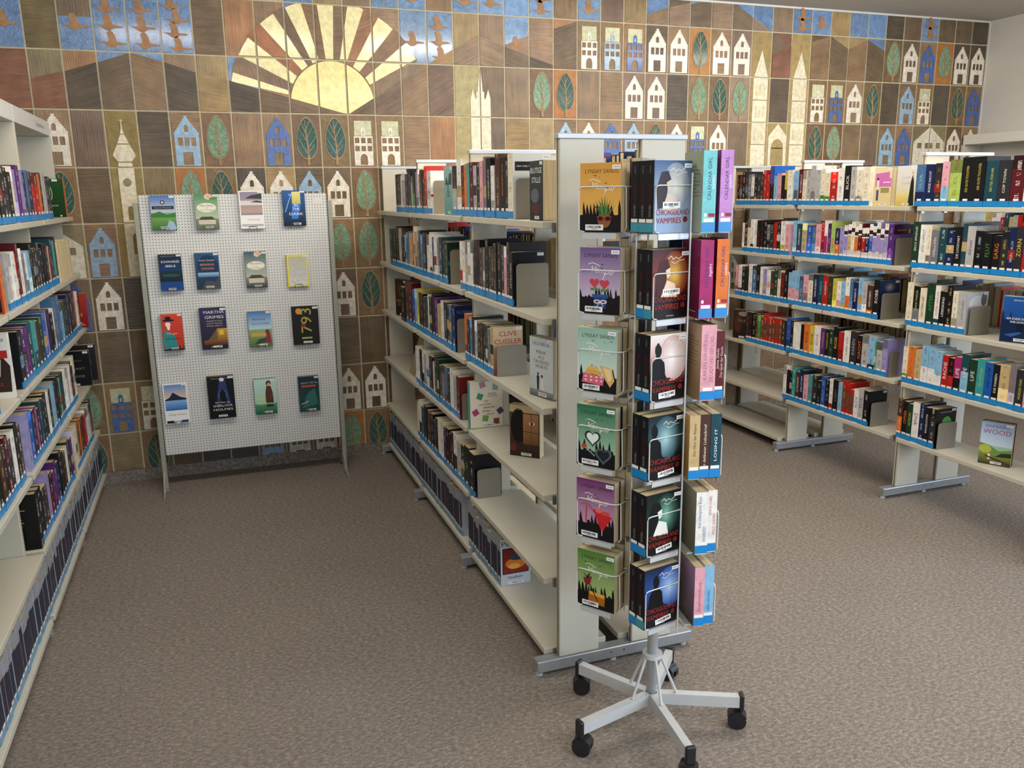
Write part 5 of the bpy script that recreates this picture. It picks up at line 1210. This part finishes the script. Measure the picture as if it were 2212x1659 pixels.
for case, lv, y, k, l in (('R',0,-.47,'ribbon',.045),('R',0,-1.28,'ribbon',.05),('R',0,-1.50,'ribbon_white',.05),('R',1,-1.10,'ribbon_purple',.06),('R',2,-1.35,'ribbon_dark',.03),('R',3,-.70,'ribbon_dark',.06),
                          ('C',0,-1.02,'ribbon_white',.05),('C',1,-.75,'ribbon_dark',.03),('C',1,-1.62,'ribbon_dark',.04),('C',3,-.98,'ribbon_dark',.06),('C',3,-1.08,'ribbon_dark',.06),('C',3,-1.18,'ribbon',.06),('C',4,-1.22,'ribbon',.05),('C',4,-1.32,'ribbon',.07),('L',3,-1.0,'ribbon_dark',.03),('L',2,-1.9,'ribbon',.03)):
    q = min(ROWN[(case, lv)], key=lambda q: abs(q.M.translation.y-y*.9)); q.ribbon = (k, l); q.force = True
PAL['li'] = 'c48bc8'; PAL['tq'] = '78c8c8'

# ------------------------------------------------------------------ pegboard
pb = empty('pegboard_stand', (.955, -.25, 0)); tag(pb, 'white perforated display board on grey posts holding sixteen books', 'display board')
b = MB(); b.cbox((-.487, -.010, .204), (.487, .010, 1.632), .003); b.build('board', MAT['peg'], pb)
for s in (-1, 1):
    b = MB(); b.cbox((s*.503-.0125, -.014, .012), (s*.503+.0125, .014, 1.590), .002); p = b.build('post', MAT['post'], pb)
    b = MB(); b.tube([(s*.503-.004, -.012, .11), (s*.503-.006, -.10, .012), (s*.503-.006, -.165, .006)], .006, 8); b.tube([(s*.503-.004, .012, .11), (s*.503-.006, .10, .012), (s*.503-.006, .165, .006)], .006, 8)
    b.box((s*.503-.013, -.022, .0), (s*.503+.013, .022, .012)); b.build('foot', MAT['post'], pb)
b = MB(); b.box((.415, -.0115, 1.575), (.462, -.0102, 1.605)); b.build('paper_tag', MAT['header'], pb)
PEG = [(.525,1.627,.646,1.448,pg_macbeth,'b','book with a green valley and blue sky, first in the pegboard top row'),
 (.744,1.63,.861,1.447,pg_daisy('4f8f5a','5a6a4a'),'E','green book with a pale rose and oval title plate on the pegboard'),
 (.971,1.646,1.097,1.444,pg_beach,'w','white-framed book with a sandy beach photo on the pegboard'),
 (1.199,1.646,1.32,1.453,pg_dark,'k','black and blue book with a lit yellow window on the pegboard'),
 (.537,1.32,.65,1.127,pg_seele,'T','dark blue misty lake book with white capitals on the pegboard'),
 (.718,1.321,.84,1.125,pg_cevennen,'s','blue book with a dark disc and orange letters on the pegboard'),
 (.975,1.319,1.088,1.12,pg_daisy('3a5a6e','2c3236'),'k','grey book with cream rose above dark castle trees on the pegboard'),
 (1.198,1.293,1.313,1.117,pg_adler,'y','yellow-edged silver book on the pegboard'),
 (.519,1.001,.624,.802,pg_verrat,'T','red and turquoise book with a black hat on the pegboard'),
 (.714,1.022,.851,.793,pg_grimes,'B','dark violet book with a lit theatre street on the pegboard'),
 (.966,.989,1.09,.786,pg_strich,'s','book with a painted village and red figure on the pegboard'),
 (1.205,1.002,1.352,.783,pg_1793,'k','black book with giant yellow sideways numerals on the pegboard'),
 (.488,.616,.612,.389,pg_donau,'w','white book with a blue river photo on the pegboard'),
 (.72,.638,.86,.396,pg_holmes,'k','black book with a caped figure in blue light on the pegboard'),
 (.967,.60,1.087,.395,pg_keinmal,'t','mint green book with a woman and yellow title on the pegboard'),
 (1.213,.595,1.329,.387,pg_metal,'K','dark teal book with a red banner on the pegboard')]
for (x0, z1, x1, z0, fn, sc, lab) in PEG:
    T = R_.uniform(.022, .034); yb = -.2615
    bk = face_out(x0, yb-T, z0+.002, -90, x1-x0, z1-z0, T, sc, (lambda a, h, fn=fn: (fn(a, h), a.chip(.985, h-.02))), lab, name='paperback'); bk.group = 'books displayed on the pegboard'; bk.nolabel = False
    b = MB(); cx = (x0+x1)/2-.955; yf = yb-T+.25
    for s in (-.02, .02): b.tube([(cx+s, -.008, z0-.004), (cx+s, yf-.004, z0-.0022), (cx+s, yf-.005, z0+.016)], .0013, 6)
    b.tube([(cx-.02, yf-.005, z0+.016), (cx+.02, yf-.005, z0+.016)], .0013, 6)
    b.build('book_hook', MAT['steel'], pb)

# ------------------------------------------------------------------ revolving wire rack
RX, RY = 1.960, -3.110
rk = empty('book_rack', (RX, RY, 0)); tag(rk, 'revolving white wire book rack on a five-armed castor base', 'book rack')
b = MB(); b.tube([(0,0,.075), (0,0,1.66)], .016, 16); b.build('column', MAT['rackgrey'], rk, smooth=True)
b = MB(); b.tube([(0,0,.232), (0,0,.245)], .030, 18); b.build('collar', MAT['rackgrey'], rk)
for k in range(5):
    a = math.radians(48+72*k); ca, sa = math.cos(a), math.sin(a); Rm = Matrix.Rotation(a, 4, 'Z')
    b = MB(); b.M = Rm; b.loft([[(x, y, z+dz) for y, z in ((-.012,-.018),(.012,-.018),(.012,.018),(-.012,.018))] for x, dz in ((.016,.094),(.268,.088))]); arm = b.build('base_arm', MAT['rackgrey'], rk)
    b = MB(); b.M = Rm; b.cbox((.266,-.015,.058),(.280,.015,.112),.003); b.build('end_cap', MAT['black'], arm)
    b = MB(); b.tube([(ca*.024, sa*.024, .236), (ca*.075, sa*.075, .111)], .0045, 8); b.build('brace', MAT['rackgrey'], rk)
    b = MB(); s = a + (1.2, .6, 2.2, -.8, 3.0)[k]; W = Matrix.Translation((ca*.262, sa*.262, .0285)) @ Matrix.Rotation(s, 4, 'Z'); b.M = W
    b.tube([(0,-.021,0),(0,-.005,0)], .0275, 20); b.tube([(0,.005,0),(0,.021,0)], .0275, 20); b.tube([(0,-.022,0),(0,.022,0)], .008, 10)
    cst = b.build('castor', MAT['black'], rk)
    b = MB(); b.M = W; b.loft([[(.030*math.cos(t)*1.0, y, .030*math.sin(t)) for t in [math.radians(q) for q in range(20,161,14)]]+[(.020*math.cos(t), y, .020*math.sin(t)) for t in [math.radians(q) for q in range(160,19,-14)]] for y in (-.019,.019)])
    b.tube([(0,0,.02),(0,0,.042)], .007, 10)
    if k == 3: b.box((.02,-.014,.018),(.058,.014,.024))
    b.build('castor_hood', MAT['black'], cst)
PN = [-145, -79, -10, 62, 134]                        # directions the five faces look to
PO = [(1.756,-3.006), (1.862,-3.226), (2.066,-3.262), (2.122,-3.072), (1.953,-2.950)]   # lower spine-side corner of each outermost cover
TZ = [.396+.2218*k for k in range(6)]                 # tiers from below
for n, (ang, (ox, oy)) in enumerate(zip(PN, PO)):
    t = math.radians(ang+90); nn = math.radians(ang); tv = Vector((math.cos(t), math.sin(t), 0)); nv = Vector((math.cos(nn), math.sin(nn), 0)); o = Vector((ox-RX, oy-RY, 0))
    for q in (.012, .118):
        b = MB(); p = o+tv*q-nv*(.080 if (n, q) != (2, .012) else .102); b.tube([(p.x,p.y,.37),(p.x,p.y,1.655)], .0023, 8); b.build('upright_rod', MAT['rackgrey'], rk)
    for z in TZ:
        def Q(u, d, zz): v = o+tv*u+nv*d; return (v.x, v.y, zz)
        b = MB(); f = .0045
        path = [Q(.004,f,z+.004), Q(.002,f,z+.010), Q(.002,f,z+.110), Q(.006,f,z+.118), Q(.014,f,z+.120), Q(.116,f,z+.120), Q(.128,f-.006,z+.120), Q(.134,f-.02,z+.119), Q(.132,-.083,z+.118)]
        b.tube(path, .0018, 7); b.tube([Q(.004,f,z+.004), Q(.016,f,z+.001), Q(.014,-.08,z-.004)], .0018, 7)
        b.tube([Q(.134,f-.02,z+.119), Q(.136,f-.022,z+.012), Q(.130,f-.015,z+.001), Q(.12,-.08,z-.004)], .0018, 7)
        pk = b.build('wire_pocket', MAT['wire'], rk, smooth=True)
        b = MB(); 
        for (u0,u1,d0,d1,z0,z1) in ((.014,.116,.0035,.0047,z-.017,z-.0005),(.014,.116,-.078,.0047,z-.002,z-.0006)):
            P8 = [Q(u0,d0,z0),Q(u1,d0,z0),Q(u1,d1,z0),Q(u0,d1,z0),Q(u0,d0,z1),Q(u1,d0,z1),Q(u1,d1,z1),Q(u0,d1,z1)]
            for qd in ((0,3,2,1),(4,5,6,7),(0,1,5,4),(1,2,6,5),(2,3,7,6),(3,0,4,7)): b.face([P8[i] for i in qd])
        b.build('pocket_tray', MAT['rackgrey'], pk)
    b = MB()
    for z in (.385, .86, 1.30, 1.60):
        p = o+tv*.065-nv*.080; b.tube([(0,0,z),(p.x*.98,p.y*.98,z)], .0022, 6); a1 = o+tv*.012-nv*.08; a2 = o+tv*.118-nv*.08; b.tube([(a1.x,a1.y,z),(a2.x,a2.y,z)], .0022, 6)
    b.build('spoke', MAT['rackgrey'], rk)
def pocket(n, tier, specs, first_depth=0.0):
    """books of one pocket from the outermost inwards: (T, spine letter, options)"""
    ang = PN[n]; t = math.radians(ang+90); nn = math.radians(ang); tv = Vector((math.cos(t), math.sin(t), 0)); nv = Vector((math.cos(nn), math.sin(nn), 0))
    d = first_depth; out = []
    for k, s in enumerate(specs):
        T = s.get('T', .030); d += s.get('gap', 0); p = Vector(PO[n]+(0,)) - nv*d + tv*s.get('u', R_.uniform(-.004,.004)); d += T+.0012
        bk = face_out(p.x, p.y, TZ[tier]+.0002, ang, s.get('W', .1255), s.get('H', .181), T, s['c'], s.get('front'), s['label'], name='paperback', cov=s.get('cov'), title=s.get('title'), ink=s.get('ink'), lab=s.get('lab', True), teal=s.get('teal', False))
        bk.group = s.get('group', 'paperbacks on the wire rack'); bk.back = s.get('back'); bk.art_spine = s.get('sp'); out.append(bk)
    return out
TN = ['bottom', 'fifth', 'fourth', 'third', 'second', 'top']   # tiers from below, counted from the top
V = [(5,'e6b25a','d59a44','pineapple in sunglasses',m_pineapple,'orange','4b3a20'),(4,'cbb6cf','6d5288','two red hearts in a blue pot',m_hearts,'purple','2c2038'),(3,'cfe0d2','8fb8a8','biscuit box and hat',m_box,'mint green','2a3430'),
     (2,'9cc3a4','1f6a46','heart-shaped handcuffs',m_cuffs,'dark green','143824'),(1,'c79cb6','6a2f66','red cocktail glass',m_glass,'plum','2a1028'),(0,'a9bf7c','4f7a32','amber drink and red bow',m_drink,'olive green','22301a')]
for (tier, lo, hi, what, mot, cn, tx) in V:
    pocket(0, tier, [dict(c='k', T=.028, cov=lo, front=A_vampir(lo, hi, tier*7+1, mot, tx), label='%s paperback with %s on the wire rack' % (cn, what)),
                     dict(c='k', T=.028, label='paperback behind the %s cover on the %s tier of the wire rack' % (cn, TN[tier]))])
CH = [(5,'8fa6c4','8797a8','3c5a86',fig_hair('d0c0b0','2a1d1c',.30,('8797a8','ddd8c8')),'grey-blue',(.46,.56,0)),(4,'160c0e','7a2c1c','3a1414',fig_hair('e6cdb2','3f1812',.34,('7a2c1c','e8c460')),'fiery orange',(.52,.56,0)),
      (3,'0e0c0e','b98a80','e6dcd8',fig_dark(.22,'0c0c0e',('c8a8a0','f6f0ec'),.62),'black and white',(.48,.13,.06)),(2,'0c1014','2c4a54','142028',fig_dark(.18,'0a0c10',('2c4a54','a8d4d8'),.5),'dark cyan',(.52,.13,.10)),
      (1,'0a0c0c','16302a','0e1a18',fig_hair('e8e6dc','10100f',.30,('16302a','7fb8a0')),'black and green',(.52,.13,.12)),(0,'12141c','2a4a90','16203a',fig_dark(.34,'0b0c10',('2a4a90','b8d8fa'),.74),'black and electric blue',(.56,.13,.12))]
def sp_black(a, bk):
    H, T = bk.H, bk.T
    a.text('CHICAGOLAND VAMPIRES', 0, H*.52, T*.26, '5e1c18', H*.34, math.pi/2); a.text('CHLOE NEILL', 0, H*.31, T*.24, '9a968e', H*.17, math.pi/2); a.text('ROMAN', 0, H*.88, T*.16, '8a867e', H*.10, math.pi/2)
for (tier, lo, mid, hi, fg, cn, bar) in CH:
    sp = [dict(c='k', T=.034 if tier < 3 else .030, cov=lo, front=A_chicago(lo, mid, hi, fg, bar), sp=sp_black, teal=tier in (5,4,0), u=0, label='black-spined paperback with %s cover on the wire rack' % cn)]
    for q in range(2 if tier == 5 else 1): sp.append(dict(c='k', T=.030, sp=sp_black, u=R_.uniform(-.004,.002), teal=tier == 5, label='black paperback %s behind the %s cover on the wire rack' % (('directly','second')[q], cn)))
    pocket(1, tier, sp)
def sp_cal(sub):
    def f(a, bk):
        H, T = bk.H, bk.T
        a.text('CALENDAR GIRL', 0, H*.66, T*.26, '3a3a7a', H*.52, math.pi/2); a.text(sub, T*.26, H*.62, T*.22, 'f4eef0', H*.16, math.pi/2, .3); a.grad(-T*.02, H*.195, T*.46, H*.24, '9a2a4a'); a.ell(-T*.25, H*.22, T*.10, T*.14, 'f2eef0')
    return f
def sp_txt(lines, col):
    def f(a, bk):
        n = len(lines)
        for k, (s, z, l) in enumerate(lines): a.text(s, (k-(n-1)/2)*bk.T*.42 if n > 1 else 0, bk.H*z, bk.T*.26, col, bk.H*l, math.pi/2)
    return f
def bk_print(c0, c1):
    def f(a, h):
        a.grad(0,0,1,h,c0,c1)
        for k in range(9): a.grad(.15,(.45+.045*k)*h,.85-.2*(k % 3 == 2),(.458+.045*k)*h,'6a6260')
    return f
P3 = [(5, [dict(c='li', T=.034, H=.205, cov='7a3a7c', sp=sp_cal('ersehnt'), u=-.006, label='lilac-spined calendar paperback on the top tier of the wire rack'), dict(c='tq', T=.036, H=.203, gap=.012, cov='a9b8a0', back=bk_print('b9c4ae','8a9a86'), sp=sp_cal('berührt'), u=-.012, label='turquoise-spined calendar paperback on the top tier of the wire rack')]),
      (4, [dict(c='o', T=.034, H=.205, cov='7a1c3a', sp=sp_cal('verführt'), u=-.004, label='orange-spined calendar paperback on the second tier of the wire rack'), dict(c='m', T=.036, H=.203, gap=.010, cov='7a1f4a', back=bk_print('6e1a40','8a2a5a'), sp=sp_cal('begehrt'), u=-.010, label='magenta-spined calendar paperback on the second tier of the wire rack')]),
      (3, [dict(c='R', T=.026, H=.186, cov='6e2a1c', sp=sp_txt([('Jaina Slade',.6,.3),('Das Spiel der Nacht',.55,.45)],'d8c8b8'), label='dark red paperback beside the broad pink one on the wire rack'), dict(c='P', T=.042, H=.205, cov='8a6a50', back=bk_print('a08058','c9a88a'), sp=sp_txt([('KAREN HAWKINS',.58,.6),('DIE LADY UND DER LORD',.55,.6)],'a86a8a'), u=-.008, label='broad pink-spined paperback on the third tier of the wire rack')]),
      (2, [dict(c='T', T=.030, H=.182, cov='2a4a5a', sp=sp_txt([('LOSING IT',.52,.5)],'eef2f2'), label='teal-spined paperback with white capitals on the fourth tier of the wire rack'), dict(c='n', T=.030, H=.182, cov='5a2a1c', sp=sp_txt([('Ein delikater Liebesbrief',.5,.7)],'e8d8c8'), label='russet-spined paperback between two others on the fourth tier of the wire rack'), dict(c='N', T=.030, H=.182, cov='e0a878', back=bk_print('8a6a3a','d09a5a'), sp=sp_txt([('Das Herz des Ritters',.62,.5)],'4a3020'), u=-.006, label='peach-spined paperback on the fourth tier of the wire rack')]),
      (1, [dict(c='w', T=.028, H=.184, cov='b8302c', sp=sp_txt([('JESSICA CLARE',.75,.3),('WILD GAMES',.45,.35)],'c8384a'), label='white paperback with red spine print on the fifth tier of the wire rack'), dict(c='w', T=.036, H=.184, cov='8a8672', back=bk_print('6a6a50','a09c88'), sp=sp_txt([('Eine unbeugsame Braut',.68,.5),('SIMONA AHRNSTEDT',.3,.3)],'6a6aa0'), u=-.006, label='broad white paperback with lilac lettering on the fifth tier of the wire rack')]),
      (0, [dict(c='c', T=.030, H=.182, cov='5aa8d8', sp=sp_txt([('LARA ADRIAN',.4,.35)],'2a5aa0'), label='sky blue paperback on the bottom tier of the wire rack'), dict(c='P', T=.030, H=.182, cov='7a5a40', back=bk_print('4a3826','b08aa8'), sp=sp_txt([('Eine geheimnisvolle Lady',.5,.5)],'9a4a8a'), u=-.006, label='pink and white paperback on the bottom tier of the wire rack')])]
for tier, specs in P3: pocket(2, tier, specs, .0)
for tier in range(6):
    for n in (3, 4):
        sp = []
        for q in range(2): sp.append(dict(c=R_.choice('WwNGcRkB'), T=.030, H=R_.uniform(.18,.205), label='%s paperback in the rear pocket facing the %s, %s tier of the wire rack' % (('outer','inner')[q], {3:'white-wall bookcase',4:'middle bookcase'}[n], TN[tier]), group='rear paperbacks on the wire rack'))
        pocket(n, tier, sp)

# ------------------------------------------------------------------ build the books: the 320 that show largest singly, the rest together
for (case, lv), lst in ROWN.items():
    o = sorted(lst, key=lambda q: -q.M.translation.y)
    for k, q in enumerate(o): q.n = k+1
shelf_books = [q for q in BOOKS if q.name == 'book']
single = set(id(q) for q in sorted(shelf_books, key=lambda q: -q.score())[:322] if q.score() > 0)
rest = MB()
for q in BOOKS:
    if q.name != 'book' or id(q) in single:
        if q.name == 'silver_volume' and q.score() <= 0 and not q.force: continue
        ob = emit(q)
        if q.label: lab = q.label
        elif q.name == 'silver_volume': lab = 'silver hardback volume, %s from the tiled wall, bottom shelf of %s' % (ordinal(q.n), CASES[q.case])
        else: lab = '%s-spined book, %s from the tiled wall, %s of %s' % (CNAME[q.code], ordinal(q.n), SHELF[q.shelf], CASES[q.case])
        grp = q.group or ('silver volumes on the bottom shelf' if q.name == 'silver_volume' else ('books on the %s of %s' % (SHELF[q.shelf], CASES[q.case]) if q.case else 'books turned face out'))
        tag(ob, lab, 'book', grp)
    else: emit(q, rest)
ob = rest.build('shelved_books', [MAT['print'], MAT['paper']]); tag(ob, 'many more books standing in rows on the bookcases', 'books', None, 'stuff')
k = 0
for o in list(C.objects):
    if o.name.startswith('bookend'):
        c = 'middle bookcase' if o.location.x < 3 else 'white-wall bookcase'
        lv = min(range(6), key=lambda q: abs(ZS[q]-o.location.z))
        same = sorted([p for p in C.objects if p.name.startswith('bookend') and abs(p.location.z-o.location.z) < .01 and (p.location.x < 3) == (o.location.x < 3)], key=lambda p: -p.location.y)
        i = same.index(o)
        tag(o, 'grey metal bookend%s, %s of the %s' % ((' nearer the tiled wall', ' farther from the tiled wall')[i] if len(same) > 1 else '', SHELF[lv], c), 'bookend', 'grey metal bookends')
# header lettering
a = Art(lambda u, v, d: (.064+d, u, v)); a.text('Sciencefiction', -.30, 1.974, .022, '8d8b86', .22)
o = a.build('header_lettering', hb); o.location = (-hb.location.x, -hb.location.y, -hb.location.z)
